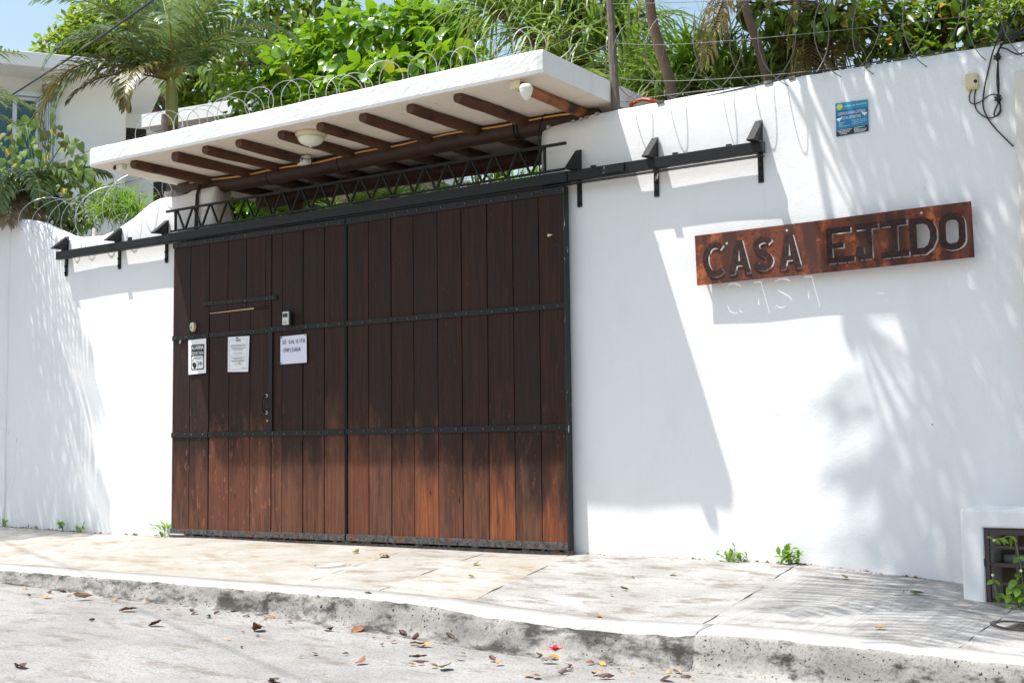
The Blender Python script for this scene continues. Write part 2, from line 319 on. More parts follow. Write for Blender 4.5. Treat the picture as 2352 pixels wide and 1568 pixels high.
plain('mottled_tan', srgb(150, 138, 118), .9, 0, .6, .3, 12); plain('bottle_plastic', srgb(150, 168, 172), .2, 0, .2); plain('aluminium', srgb(214, 218, 222), .4, .3, .08); plain('blind', srgb(120, 196, 204), .5, 0, .1); plain('dark_recess', srgb(40, 34, 30), .8); plain('lamp_grey', srgb(120, 112, 96), .5); plain('flower_white', srgb(240, 236, 200), .6); plain('stem_green', srgb(120, 150, 70), .6); plain('grey_rope', srgb(140, 128, 116), .9)
def glass():
    n = N('window_glass'); n.out((.05, .16, .18, 1), .08, 0, .6); n.b.inputs['Alpha'].default_value = .55; M['window_glass'] = n.mat
glass()

# ================================================================== the setting: ground, road, kerb, pavement
def lerp(x, t):
    if x <= t[0][0]: return t[0][1]
    for (a, b), (c, d) in zip(t, t[1:]):
        if x <= c: return b+(d-b)*(x-a)/(c-a)
    return t[-1][1]
ZW = [(-12, .02), (-2.6, -.01), (-1.2, -.034), (5.6, -.026), (6.1, -.066), (6.5, -.095), (6.9, -.15), (7.4, -.2), (14, -.42)]
ZK = [(-12, -.11), (.3, -.13), (3.7, -.135), (4.26, -.148), (4.64, -.177), (5.3, -.198), (5.787, -.186), (5.85, -.177), (6.2, -.174), (6.6, -.183), (7.3, -.205), (14, -.42)]
ZR = [(-12, -.16), (0, -.212), (.39, -.221), (1.6, -.248), (2.34, -.26), (3.24, -.288), (3.73, -.306), (4.44, -.329), (4.9, -.344), (5.8, -.352), (7, -.385), (14, -.6)]
KY = -1.83
def road_z(X, Y): return lerp(X, ZR)+.012*max(0, min(3.2, -1.87-Y))
def walk_z(X, Y):
    a, b = lerp(X, ZW), lerp(X, ZK); t = max(0, min(1, (.1-Y)/(.1-KY))); return a+(b-a)*t
def ground_z(X, Y): return walk_z(X, Y) if Y > KY else road_z(X, Y)
def GP(x, y):                                              # ground point under a picture position
    z = -.15
    for i in range(25):
        p = PZ(x, y, z); z = .5*z+.5*ground_z(p.x, p.y)
    return PZ(x, y, z)
def grid(xs, ys, fn, skirt=0):
    nx, ny = len(xs), len(ys); V = [(x, y, fn(x, y)) for x in xs for y in ys]
    F = [(i*ny+j, (i+1)*ny+j, (i+1)*ny+j+1, i*ny+j+1) for i in range(nx-1) for j in range(ny-1)]
    return V, F
def wob(x, y, s, a):
    return a*(math.sin(x*s+1.3*math.sin(y*s*.7))+math.sin(y*s*1.3+2.1*math.sin(x*s*.5)))
def fr(a, b, st):
    n = max(1, int(round((b-a)/st))); return [a+(b-a)*i/n for i in range(n+1)]
mb = MB(); mb.add([(-400, -400, -.9), (400, -400, -.9), (400, 400, -.9), (-400, 400, -.9)], [(0, 1, 2, 3)])
obj('ground', mb, M['garden_soil'], kind='structure')
V, F = grid([-30, -20, -12, -6, -3]+fr(-2, 9, .14)+[10, 12, 20, 30], [-40, -25, -12, -9, -7]+fr(-6, -1.86, .14), lambda x, y: road_z(x, y)+wob(x, y, 2.2, .0035))
obj('road', MB().add(V, F), M['road_surface'], smooth=True, kind='structure')
mb = MB(); mb.add([(-40, .28, -.02), (40, .28, -.02), (40, 60, .0), (-40, 60, .0)], [(0, 1, 2, 3)]); obj('garden_ground', mb, M['garden_soil'], kind='structure')
walk = thing('sidewalk', (2.5, -.8, -.2), None, None, kind='structure')
def slab(x0w, x0k, x1w, x1k, m, amp=.003):                 # one cast bay: joint positions at the wall and at the kerb
    y0, y1 = .12, -1.622; ny = 22; V = []
    nx = max(3, int((x1w-x0w)/.09))
    for i in range(nx+1):
        for j in range(ny+1):
            t = j/ny; y = y0+(y1-y0)*t; a = x0w+(x0k-x0w)*t+.0025; b = x1w+(x1k-x1w)*t-.0025
            e = .006*(math.sin(y*9+x0w*5)+.6*math.sin(y*23+x0w*3)); x = a+(b-a)*i/nx+(e if i in (0, nx) else 0)
            V.append((x, y, walk_z(x, y)+wob(x, y, 3.1, amp)))
    k = ny+1; F = [(i*k+j, i*k+j+1, (i+1)*k+j+1, (i+1)*k+j) for i in range(nx) for j in range(ny)]
    rim = [(i, 0) for i in range(nx+1)]+[(nx, j) for j in range(1, ny+1)]+[(i, ny) for i in range(nx-1, -1, -1)]+[(0, j) for j in range(ny-1, 0, -1)]
    n0 = len(V); R_ = len(rim)
    for i, j in rim: x, y, z = V[i*k+j]; V.append((x, y, z-.05))
    for q in range(R_):
        i, j = rim[q]; i2, j2 = rim[(q+1) % R_]; F.append((i*k+j, i2*k+j2, n0+(q+1) % R_, n0+q))
    obj('pavement_slab', MB().add(V, F), m, walk, smooth=False)
J = [(-12, -12), (-2.4, -2.2), (2.62, 3.02), (3.28, 3.66), (3.95, 4.36), (5.56, 5.74), (6.92, 6.95), (9.5, 9.5), (14, 14)]
for (a, b), m in zip(zip(J, J[1:]), ('pale_concrete', 'tan_concrete', 'pale_concrete', 'tan_concrete', 'grey_concrete', 'brushed_concrete', 'grey_concrete', 'grey_concrete')):
    slab(a[0], a[1], b[0], b[1], M[m])
V, F = grid(fr(-12, 14, .4), fr(-1.8, .12, .3), lambda x, y: walk_z(x, y)-.022); obj('bedding', MB().add(V, F), M['dirt'], walk)
def kerb(x0, x1, s, edge):
    V = []; xs = fr(x0, x1, .05)
    for i, x in enumerate(xs):
        k = lerp(x, ZK); r = lerp(x, ZR)+.0; w1 = .006*math.sin(x*3.1+s)+.004*math.sin(x*11.3+s*2)+random.uniform(-.006, .006)+(-.012 if random.random() < .06 else 0)
        dr = max(0, min(1, (x-4.1)/.5))*max(0, min(1, (5.82-x)/.1))      # worn, sloping driveway lip
        h0 = walk_z(x, -1.616)+.002
        V += [(x, -1.616, h0-.06), (x, -1.616, h0), (x, -1.74, walk_z(x, -1.74)+.004), (x, KY+.03, k+.003), (x, KY+.006*dr+w1, k-.006-.01*dr+random.uniform(-.005, .003)), (x, KY-.012-.02*dr+w1, k-.024-.015*dr),
              (x, KY-.022-.028*dr+w1*.8, (k+r)/2), (x, KY-.034-.03*dr, r+.045+.004*math.sin(x*5)), (x, KY-.05-.03*dr, r+.016), (x, KY-.085-.03*dr, r+.004), (x, KY-.13-.03*dr, r-.03)]
    m = 11; F = [(i*m+j, (i+1)*m+j, (i+1)*m+j+1, i*m+j+1) for i in range(len(xs)-1) for j in range(m-1)]
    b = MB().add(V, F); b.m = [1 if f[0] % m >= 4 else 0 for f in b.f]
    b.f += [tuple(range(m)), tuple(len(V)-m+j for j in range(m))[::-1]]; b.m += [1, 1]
    return b
for a, b_, s in ((-12, -1.1, 0), (-1.092, 5.796, 1.7), (5.806, 8.4, 4.1), (8.41, 14, 2.2)):
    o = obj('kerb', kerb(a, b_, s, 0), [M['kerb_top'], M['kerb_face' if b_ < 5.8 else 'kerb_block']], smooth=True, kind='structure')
# round filler disc in the driveway, drain grate
g = GP(760, 1299); mb = MB()
def disc(mb, c, r0, r1, h, n=28):
    V = []
    for r, z in ((r1, -.02), (r1, h), (r0, h), (r0, -.02)):
        for j in range(n):
            a = 6.2832*j/n; x = c.x+r*math.cos(a); y = c.y+r*math.sin(a); V.append((x, y, walk_z(x, y)+z))
    return mb.add(V, [(k*n+j, k*n+(j+1) % n, (k+1)*n+(j+1) % n, (k+1)*n+j) for k in range(3) for j in range(n)])
def fulldisc(mb, c, r, h, n=28):
    V = []
    for z in (-.02, h):
        for j in range(n):
            a = 6.2832*j/n; x = c.x+r*math.cos(a); y = c.y+r*math.sin(a); V.append((x, y, walk_z(x, y)+z))
    return mb.add(V, [tuple(range(n))[::-1], tuple(range(n, 2*n))]+[(j, (j+1) % n, n+(j+1) % n, n+j) for j in range(n)])
ic = thing('inspection_cover', g, 'round concrete inspection cover set in the driveway before the gate', 'cover')
obj('cover_disc', fulldisc(MB(), g, .10, .009), M['kerb_top'], ic); obj('cover_ring', disc(MB(), g, .112, .135, .007), M['tan_concrete'], ic)
g = GP(2338, 1440); dg = thing('drain_grate', g, 'round slotted iron drain grate in the pavement below the meter cupboard', 'drain')
obj('grate_rim', disc(MB(), g, .10, .125, .010), M['worn_steel'], dg)
for i in range(9):
    yy = g.y-.08+.02*i; hw = math.sqrt(.101**2-(yy-g.y)**2); z = walk_z(g.x, yy)
    obj('grate_bar', MB().box(g.x-hw, g.x+hw, yy-.006, yy+.006, z-.02, z+.007), M['worn_steel'], dg)

# ================================================================== perimeter walls
YW, YB = .095, .30
def wall(name, top, bot, mats, parent=None, y0=YW, y1=YB, **kw):
    # top: list of (x, z) left to right ; front face is a fine grid so the plaster can undulate
    x0, x1 = top[0][0], top[-1][0]; xs = fr(x0, x1, .07); nz = 34; V = []
    for x in xs:
        zt = lerp(x, top); zb = bot(x)
        for j in range(nz+1):
            t = j/nz; z = zb+(zt-zb)*t
            e = .0035*wob(x, z, 2.3, 1)*.5+.0015*wob(x, z, 7.1, 1)
            rr = max(0, (z-(zt-.02))/.02); V.append((x, y0+e+.016*rr*rr, z-(.004*random.random() if j == nz else 0)))
        V += [(x, y0+.05, zt+.004+.003*random.random()), (x, y1-.03, zt+.003), (x, y1, zt-.02), (x, y1, zb)]
    k = nz+5; F = [(i*k+j, (i+1)*k+j, (i+1)*k+j+1, i*k+j+1) for i in range(len(xs)-1) for j in range(k-1)]
    F += [tuple(range(k)), tuple((len(xs)-1)*k+j for j in range(k))[::-1]]
    return obj(name, MB().add(V, F), mats, parent, smooth=True, **kw)
wr_top = [(3.743, 2.93), (3.77, 2.95), (3.85, 2.955), (3.95, 2.962), (4.08, 2.966), (4.12, 2.984), (4.3, 2.988), (5.0, 2.992), (5.7, 2.988), (6.45, 2.973), (7.0, 2.958), (9, 2.94), (12, 2.9)]
rw = thing('perimeter_wall', (6, .2, -.1), 'long white plastered wall right of the gate, bearing the rusty name plate', 'wall')
wall('plaster_wall', wr_top, lambda x: lerp(x, ZW)-.1, M['wall_plaster'], rw)
mb = MB()                                                   # rough mortar bed along the coping
for i in range(60):
    x = 3.8+i*.062+random.uniform(-.02, .02)
    if random.random() < .6 and x < 4.25 or random.random() < .05: z = lerp(x, wr_top); mb.box(x, x+random.uniform(.02, .06), YW+.004, YW+.05, z-.012, z+random.uniform(.004, .012))
obj('mortar_crumbs', mb, M['old_concrete'], rw, kind='stuff')
wl_top = [(-9, 3.0), (-2.66, 3.0), (-2.4, 2.985), (-2.165, 2.948), (-1.96, 2.865), (-1.7, 2.766), (-1.55, 2.722), (-1.39, 2.698), (-1.1, 2.684), (-.98, 2.70), (-.86, 2.731), (-.68, 2.791), (-.476, 2.887), (-.36, 2.925), (-.26, 2.94), (-.1, 2.925), (-.09, 2.93), (.05, 2.935), (.06, 2.955), (.396, 2.955)]
lw = thing('perimeter_wall', (-2, .2, -.03), 'white plastered wall left of the gate whose top dips in a smooth curve', 'wall')
wall('plaster_wall', wl_top, lambda x: lerp(x, ZW)-.1, M['wall_plaster'], lw)
V = []; mb = MB()
mb.tube([(-2.50+.006*math.sin(i*.9), YW+.012, -.05+i*.2) for i in range(16)]+[(-2.5, YW+.02, 3.0)], .026, 10); obj('corner_bead', mb, M['wall_plaster'], lw, smooth=True)
# pilaster at the right picture edge
pl = thing('gate_pillar', (7.2, .0, -.2), 'beige plastered pillar at the right edge beside the black cables', 'pillar')
obj('shaft', MB().box(6.957, 7.42, -.035, .34, -.35, 2.755), M['cream_plaster'], pl, bevel=.012)

# ================================================================== meter cupboard
mc = thing('meter_cupboard', (6.9, -.2, -.2), 'white plastered meter cupboard with barred brown metal door at the pavement edge', 'cupboard')
X0, X1, YF, ZT, ZB = 6.652, 7.5, -.35, .345, -.3
mb = MB(); ox0, ox1, oz0, oz1 = 6.768, 7.26, -.2, .246
obj('left_jamb', MB().box(X0, ox0, YF, YW+.02, ZB, ZT), M['wall_plaster'], mc, bevel=.014)
obj('right_jamb', MB().box(ox1, X1, YF+.001, YW+.02, ZB, ZT-.001), M['wall_plaster'], mc, bevel=.014)
obj('lintel', MB().box(ox0-.03, ox1+.03, YF+.0015, YW+.02, oz1, ZT-.0015), M['wall_plaster'], mc, bevel=.012)
obj('niche_back', MB().box(ox0, ox1, YW-.06, YW-.04, oz0-.1, oz1), M['mottled_tan'], mc)  # mottled tan, darker than the plaster around the opening
YD = YF+.03
door = obj('barred_door', MB().bar((ox0+.012, YD, oz0-.02), (ox0+.012, YD, oz1-.006), .03, .024).bar((ox1-.012, YD, oz0-.02), (ox1-.012, YD, oz1-.006), .03, .024).bar((ox0, YD, oz1-.02), (ox1, YD, oz1-.02), .024, .03).bar((ox0, YD, oz0-.005), (ox1, YD, oz0-.005), .024, .03), M['brown_metal'], mc)
for z in (.145, .055, -.045): obj('door_bar', MB().bar((ox0+.02, YD-.002, z), (ox1-.02, YD-.002, z), .012, .016), M['brown_metal'], door)
for x in (6.93, 7.1): obj('door_bar', MB().bar((x, YD+.003, oz0), (x, YD+.003, oz1-.02), .026, .016), M['brown_metal'], door)
obj('hinge', MB().tube([(ox0-.002, YD-.016, .045), (ox0-.002, YD-.016, .085)], .008, 8), M['worn_steel'], door)
bt = thing('plastic_bottle', (6.9, -.1, .06), 'clear plastic bottle lying inside the barred meter cupboard', 'bottle')
obj('bottle_body', MB().tube([(6.83, -.15, .072), (6.94, -.16, .072), (6.96, -.162, .072)], [.026, .026, .014], 10), M['bottle_plastic'], bt, smooth=True)
obj('bottle_cap', MB().tube([(6.962, -.162, .072), (6.985, -.164, .072)], .016, 10), M['white_plastic'], bt)
obj('shelf', MB().box(ox0, ox1, -.24, YW-.061, .034, .045), M['mottled_tan'], mc)

# ================================================================== sliding gates
def rivets(pts, m, parent, r=.0085):
    b = MB()
    for x, y, z in pts: b.lathe((x, y, z), [(r, 0), (r*.85, r*.45), (r*.4, r*.75)], 8, 'y')
    obj('rivet_row', b, m, parent, smooth=True, kind='stuff')
def plank(x0, x1, z0, z1, parent, y=0.0, gap=.003, name='plank'):
    mb = MB(); yy = y+random.uniform(-.0015, .0015); mb.box(x0+gap, x1-gap, yy+.008, yy+.036, z0, z1)
    return obj(name, mb, M['gate_wood'], parent, bevel=.0025)
def strap(x0, x1, z0, z1, y, joints, parent, m='black_steel', sub=True, slope=0):
    mb = MB(); y1 = y+.009
    mb.add([(x0, y, z0), (x1, y, z0+slope), (x1, y1, z0+slope), (x0, y1, z0), (x0, y, z1), (x1, y, z1+slope), (x1, y1, z1+slope), (x0, y1, z1)], [(0,3,2,1),(4,5,6,7),(0,1,5,4),(1,2,6,5),(2,3,7,6),(3,0,4,7)])
    o = obj('strap', mb, M[m], parent, bevel=.0012); pts = []
    for a, b in zip(joints, joints[1:]):
        for q in (.2, .8): 
            x = a+(b-a)*q+random.uniform(-.008, .008)
            if x0+.01 < x < x1-.01: pts.append((x, y, (z0+z1)/2+slope*(x-x0)/(x1-x0)+random.uniform(-.004, .004)))
    rivets(pts, M['worn_steel'], o if parent.parent is None else parent); return o
GT = 2.487
gl = thing('sliding_gate', (1, .03, -.02), 'dark wooden gate leaf on the left with a wicket door and three notices', 'gate')
gr = thing('sliding_gate', (3, .03, -.02), 'dark wooden gate leaf on the right of nine plain vertical boards without a door', 'gate')
JL = [0.0, .218, .451, .690, .937, 1.182, 1.30, 1.527, 1.755, 1.974]
WT = 1.849
for a, b in ((0, .218), (.218, .449)): plank(a, b, .01, GT-.01, gl)
up = [.451, .675, .892, 1.112, 1.178]
for a, b in zip(up, up[1:]): plank(a, b, WT+.012, GT-.01, gl)
plank(1.184, 1.30, .01, GT-.01, gl, gap=.002)
for a, b, g_ in ((1.30, 1.527, .004), (1.527, 1.755, .0055), (1.755, 1.972, .005)): plank(a, b, .01, GT-.01, gl, gap=g_)
obj('wicket_lintel', MB().box(.453, 1.176, .010, .034, WT-.002, WT+.010), M['gate_wood'], gl)
obj('light_leak_strip', MB().add([(.457, .006, WT-.006), (.98, .006, WT-.002), (.98, .009, WT-.002), (.457, .009, WT-.006), (.457, .006, WT-.001), (.98, .006, WT+.0085), (.98, .009, WT+.0085), (.457, .009, WT-.001)], [(0,3,2,1),(4,5,6,7),(0,1,5,4),(1,2,6,5),(2,3,7,6),(3,0,4,7)]), M['light_leak_pale'], gl)  # pale strip added to paint the light leaking above the wicket door
obj('backing_strip', MB().box(.02, .40, .0375, .05, .02, GT-.02), M['black_steel'], gl)
wk = thing('wicket_door', (.8, .02, .01), None, None); wk.parent = gl; wk.location = BASE[wk.name]-BASE[gl.name]
for k in ('label', 'category'):
    if k in wk: del wk[k]
for a, b in ((.455, .690), (.690, .937), (.937, 1.176)): plank(a, b, .012, WT-.006, wk, y=.004)
# straps: short pieces butt at the wicket edges
ZS1, ZS2 = (1.642, 1.682), (.806, .85)
strap(0.002, .449, ZS1[0]-.003, ZS1[1]-.003, -.001, JL[:3], gl); strap(.455, 1.158, ZS1[0], ZS1[1], .003, JL[2:6], wk); strap(1.160, 1.97, ZS1[0]+.003, ZS1[1]+.003, -.002, JL[5:], gl)
strap(0.002, .449, ZS2[0], ZS2[1], -.001, JL[:3], gl); strap(.455, 1.158, ZS2[0], ZS2[1], .003, JL[2:6], wk); strap(1.160, 1.97, ZS2[0]-.002, ZS2[1]-.002, -.002, JL[5:], gl)
strap(.371, 1.244, 1.914, 1.948, -.001, JL[1:7], gl, slope=-.008)
strap(0.0, .449, -.002, .040, -.001, JL[:3], gl, 'worn_steel'); strap(.455, 1.176, -.006, .040, .003, JL[2:6], wk, 'worn_steel'); strap(1.180, 1.972, -.002, .046, -.002, JL[5:], gl, 'worn_steel')
strap(0.0, 1.972, GT-.046, GT, -.002, JL, gl)
obj('door_stop', MB().box(1.161, 1.203, -.006, .002, .852, 1.643), M['black_steel'], gl, bevel=.001)
obj('edge_bar', MB().box(1.974, 1.981, .0, .05, .0, GT), M['black_steel'], gl)
hd = obj('pull_handle', MB().tube([(1.128, .004, 1.132), (1.128, -.022, 1.128), (1.124, -.036, 1.10), (1.122, -.040, 1.062), (1.124, -.036, 1.025), (1.128, -.022, 1.0), (1.128, .004, .996)], [.009, .008, .0065, .006, .0065, .008, .009], 10), M['black_steel'], wk, smooth=True)
for z in (1.132, .996): obj('handle_plate', MB().lathe((1.128, .0125, z), [(.016, 0), (.014, .006), (.006, .009)], 12, 'y'), M['silver'], wk)
obj('keyhole', MB().lathe((1.138, .0115, .93), [(.011, 0), (.010, .005), (.004, .006)], 12, 'y'), M['brass'], wk)
obj('screw_eye', MB().tube([(.108+.011*math.cos(a), -.004, 1.625+.011*math.sin(a)) for a in [i*.6283 for i in range(11)]], .003, 6), M['silver'], gl)
JR = [1.998, 2.211, 2.433, 2.648, 2.874, 3.094, 3.323, 3.546, 3.766, 3.972]
for a, b in zip(JR, JR[1:]): plank(a, b, .01, GT-.01, gr, gap=.0032)
for z0, z1, m, y in ((ZS1[0], ZS1[1], 'black_steel', -.002), (ZS2[0], ZS2[1], 'black_steel', -.002), (GT-.05, GT+.004, 'black_steel', -.002), (0.0, .05, 'worn_steel', -.002)):
    strap(1.990, 3.974, z0, z1, y, JR, gr, m)
obj('backing_strip', MB().box(2.01, 3.96, .0375, .05, .02, GT-.02), M['black_steel'], gr)
obj('edge_bar', MB().box(3.975, 3.983, -.002, .062, -.005, GT+.003), M['chipped_steel'], gr); obj('edge_bar', MB().box(1.986, 1.993, .0, .05, .0, GT), M['black_steel'], gr)
mb = MB()
for i in range(70):
    x = random.uniform(.1, 3.95); L = random.uniform(.03, .16); mb.box(x, x+L, .012, .04, -.012-random.random()*.006, -.004)
obj('rust_flakes', mb, M['worn_steel'], gr, kind='stuff')
obj('paint_chip', MB().prism([(0, 0), (.042, .012), (.002, .022)], lambda a, b, d: (3.846+a, -.001+d, 2.147+b), 0, .004), M['cream_plastic'], gr)
# floor track
ft = thing('floor_track', (2, .02, -.03), 'thin rusty floor track in the slot under both gate leaves', 'track')
for x0_, x1_ in ((-.02, 2.0), (2.004, 4.0)): obj('track_bar', MB().box(x0_, x1_, .012, .045, -.05, -.0165), M['worn_steel'], ft)

# ================================================================== hanging rail, brackets, lattice girder
rl = thing('gate_rail', (1.9, .01, 2.3), 'long black steel hanging rail with six gusset brackets above the gate', 'rail')
mb = MB(); y0, y1 = -.015, .038
def ebox(x0, x1, z0, z1, dz): return [(x0,y0,z0),(x1,y0,z0+dz),(x1,y1,z0+dz),(x0,y1,z0),(x0,y0,z1),(x1,y0,z1+dz),(x1,y1,z1+dz),(x0,y1,z1)]
BF = [(0,3,2,1),(4,5,6,7),(0,1,5,4),(1,2,6,5),(2,3,7,6),(3,0,4,7)]
obj('rail_bar', MB().add(ebox(-1.61, -.105, 2.499, 2.567, .004), BF), M['black_steel'], rl, bevel=.002)
obj('rail_bar', MB().add([(x, y-.003*(y < 0), z) for x, y, z in ebox(-.10, 4.02, 2.5035, 2.577, .009)], BF), M['black_steel'], rl, bevel=.002)
obj('rail_bar', MB().add(ebox(4.025, 5.452, 2.514, 2.584, .004), BF), M['black_steel'], rl, bevel=.002)
obj('rail_lip', MB().box(4.30, 4.47, -.024, -.0155, 2.525, 2.575), M['chipped_steel'], rl); obj('rail_lip', MB().box(-1.61, 5.45, -.02, .03, 2.493, 2.4985), M['black_steel'], rl)
for x in (4.20, 4.82, 5.2, -.6): obj('stop_lug', MB().box(x, x+.035, .0, .02, 2.575, 2.602), M['black_steel'], rl)
for i, x in enumerate((-1.588, -.819, -.184, 4.058, 4.655, 5.395)):
    zt = 2.722 if i < 3 else 2.745
    b = obj('bracket', MB().box(x-.017, x+.017, YW-.014, YW+.004, 2.345, zt), M['chipped_steel' if i == 4 else 'black_steel'], rl, bevel=.002)
    wd = .05
    obj('gusset', MB().bar((x, YW-.012, zt-.004), (x, -.068, 2.592), .006, wd, (1, 0, 0)).bar((x, -.068, 2.592), (x, YW-.014, 2.60), .007, wd, (1, 0, 0)).prism([(YW-.0145, zt-.012), (-.055, 2.597), (YW-.0145, 2.602)], lambda a, b_, d: (x-.02+d, a, b_), 0, .006).prism([(YW-.0145, zt-.012), (-.055, 2.597), (YW-.0145, 2.602)], lambda a, b_, d: (x+.014+d, a, b_), 0, .006), M['black_steel'], b)
    for z in (2.375, 2.44): obj('bolt', MB().lathe((x, YW-.014, z), [(.013, 0), (.013, .009), (.006, .013)], 8, 'y'), M['black_steel'], b)
    obj('hanger', MB().box(x-.012, x+.012, y1+.0005, YW-.0135, 2.52, 2.60), M['black_steel'], b)
tr = thing('lattice_girder', (1.9, .01, 2.6), 'black steel lattice girder of zigzag bars standing on the gate rail', 'girder')
zt_ = lambda x: 2.772+.012*(x-2)/2*(1 if x > 2 else .3)
obj('top_chord', MB().add([(x, y, z+(.012 if x > 3 else 0)) for x, y, z in MB().box(-.10, 4.0, .0, .022, 2.768, 2.786).v], BF), M['black_steel'], tr)
obj('bottom_chord', MB().add([(x, y, z+(.012 if x > 3 else 0)) for x, y, z in MB().box(-.04, 3.985, .0, .022, 2.590, 2.604).v], BF), M['black_steel'], tr)
NP_ = 18; st = (3.815-.03)/NP_
for i in range(NP_):
    x = .03+i*st; dz = .012*(x/4)
    for a, b in (((x+.012, 2.769), (x+st/2-.008, 2.603)), ((x+st/2+.008, 2.603), (x+st-.012, 2.769))):
        obj('lattice_bar', MB().bar((a[0], .011, a[1]+dz), (b[0], .011, b[1]+dz), .012, .017, (0, 1, 0)), M['black_steel'], tr)
for x in (.018, 3.825): obj('end_post', MB().bar((x, .011, 2.603+.003*x), (x, .011, 2.769+.003*x), .014, .02, (0, 1, 0)), M['black_steel'], tr)

# ================================================================== canopy: slab, rafters, beams
cn = thing('entrance_canopy', (2, .2, 2.9), 'white concrete canopy slab on brown log rafters over the gate', 'canopy')
SX0, SX1, SY0, SY1, SZ0, SZ1 = -.195, 4.29, -.74, 1.25, 3.057, 3.207
def canopy_slab():
    V = []; F = []; xs = fr(SX0, SX1, .035); prof = []
    nz = 7
    for i, x in enumerate(xs):
        ring = []
        edge = .012 if i in (0, len(xs)-1) else 0
        for j in range(nz+1):
            t = j/nz; z = SZ0+(SZ1-SZ0)*t; rr = (.012*max(0, (t-.86)/.14)**2+.008*max(0, (.14-t)/.14)**2)
            ring.append((x, SY0+rr+.0012*random.uniform(-1, 1)+.003*math.sin(x*6+z*9)+edge, z+(.004*random.random() if j == nz else (.002*random.random() if j == 0 else 0))))
        ring += [(x, -.2, SZ1), (x, .5, SZ1), (x, SY1, SZ1), (x, SY1, SZ0), (x, .5, SZ0), (x, -.2, SZ0), (x, SY0+.05, SZ0)]
        V += ring; k = len(ring)
    n = len(xs)
    F = [(i*k+j, i*k+(j+1) % k, (i+1)*k+(j+1) % k, (i+1)*k+j) for i in range(n-1) for j in range(k)]
    F += [tuple(range(k)), tuple((n-1)*k+j for j in range(k))[::-1]]
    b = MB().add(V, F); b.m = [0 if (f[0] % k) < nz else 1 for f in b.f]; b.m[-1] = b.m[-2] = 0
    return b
obj('slab', canopy_slab(), [M['fascia_plaster'], M['bounce_tinted_plaster']], cn)
RX = [.27, .77, 1.12, 1.47, 1.92, 2.32, 2.72, 3.17, 3.565, 4.06]
for i, x in enumerate(RX):
    r = random.uniform(.039, .045); pts = []; rr = []; ph = random.random()*6
    for j in range(14):
        t = j/13; y = -.655+random.uniform(-.01, .01)*(j == 0)+t*1.85; pts.append((x+.014*math.sin(ph+t*4)+(.01 if i == 8 else 0)*math.sin(t*5), y, 3.057-r*.72+.004*math.sin(ph*2+t*6))); rr.append(r*(1+.07*math.sin(ph+t*7)+random.uniform(-.05, .05))*(.93 if j == 0 else 1))
    o = obj('rafter', MB().tube([(pts[0][0], pts[0][1]-.004, pts[0][2])]+pts, [rr[0]*.8]+rr, 14), M['pale_log' if i == 9 else 'log_wood'], cn, smooth=False)
def beam(x0, x1, y, z, r, m, seed):
    pts = []; rr = []; n = 30
    for j in range(n+1):
        t = j/n; pts.append((x0+(x1-x0)*t, y+.012*math.sin(seed+t*5), z+.010*math.sin(seed*2+t*8))); rr.append(r*(1+.06*math.sin(seed+t*11)+.03*math.sin(t*31)))
    rr[0] *= .8; rr[-1] *= .8
    return obj('beam', MB().tube(pts, rr, 18), M[m], cn, smooth=True)
beam(-.15, 4.16, .2, 2.996, .074, 'beam_wood', 1.0); beam(.15, 4.3, .88, 2.972, .072, 'log_wood', 2.6)
obj('post', MB().tube([(.62, .88, -.02), (.62, .88, 2.92)], .07, 12), M['log_wood'], cn)
rope = thing('rope_light', (2, .14, 3.0), 'thin golden rope light strung along the front of the main beam', 'light')
bz = lambda x: 2.998+.010*math.sin(2+(x+.15)/4.31*8); by = lambda x: .2+.012*math.sin(1+(x+.15)/4.31*5)
obj('light_tube', MB().tube([(x, by(x)-.071, bz(x)+.026+.006*math.sin(x*7)) for x in fr(0.05, 4.05, .1)], .0075, 6), M['rope_light'], rope, smooth=True)
for i, x in enumerate((.14, .33, .98, 1.78, 2.62, 3.49, 3.52)):
    obj('tie_wrap', MB().tube([(x+.004*math.sin(a), by(x)+.0795*math.cos(a), bz(x)+.0795*math.sin(a)) for a in [k*.3142 for k in range(21)]], .003 if i < 5 else .006, 5), M['black_rubber'], rope)
cb = thing('cable_bundle', (.2, .08, 2.6), 'black cable bundle hanging from the beam down the left gate pier', 'cable')
for k in range(3):
    x = .19+.014*k; obj('cable', MB().tube([(x, .14, 3.07), (x+.004, .115, 3.0), (x, .085, 2.9), (x+.003*k, .078, 2.75), (x-.004, .079, 2.6), (x, .08, 2.45)], .0055, 6), M['black_rubber'], cb, smooth=True)
cb2 = thing('cable_loop', (3.74, .1, 2.9), 'black cable looped round the beam end at the right gate pier', 'cable')
obj('cable', MB().tube([(3.80, .22, 3.07), (3.76, .13, 3.06), (3.735, .10, 3.0), (3.734, .086, 2.93), (3.738, .08, 2.8), (3.737, .08, 2.6)], .006, 6), M['black_rubber'], cb2, smooth=True)
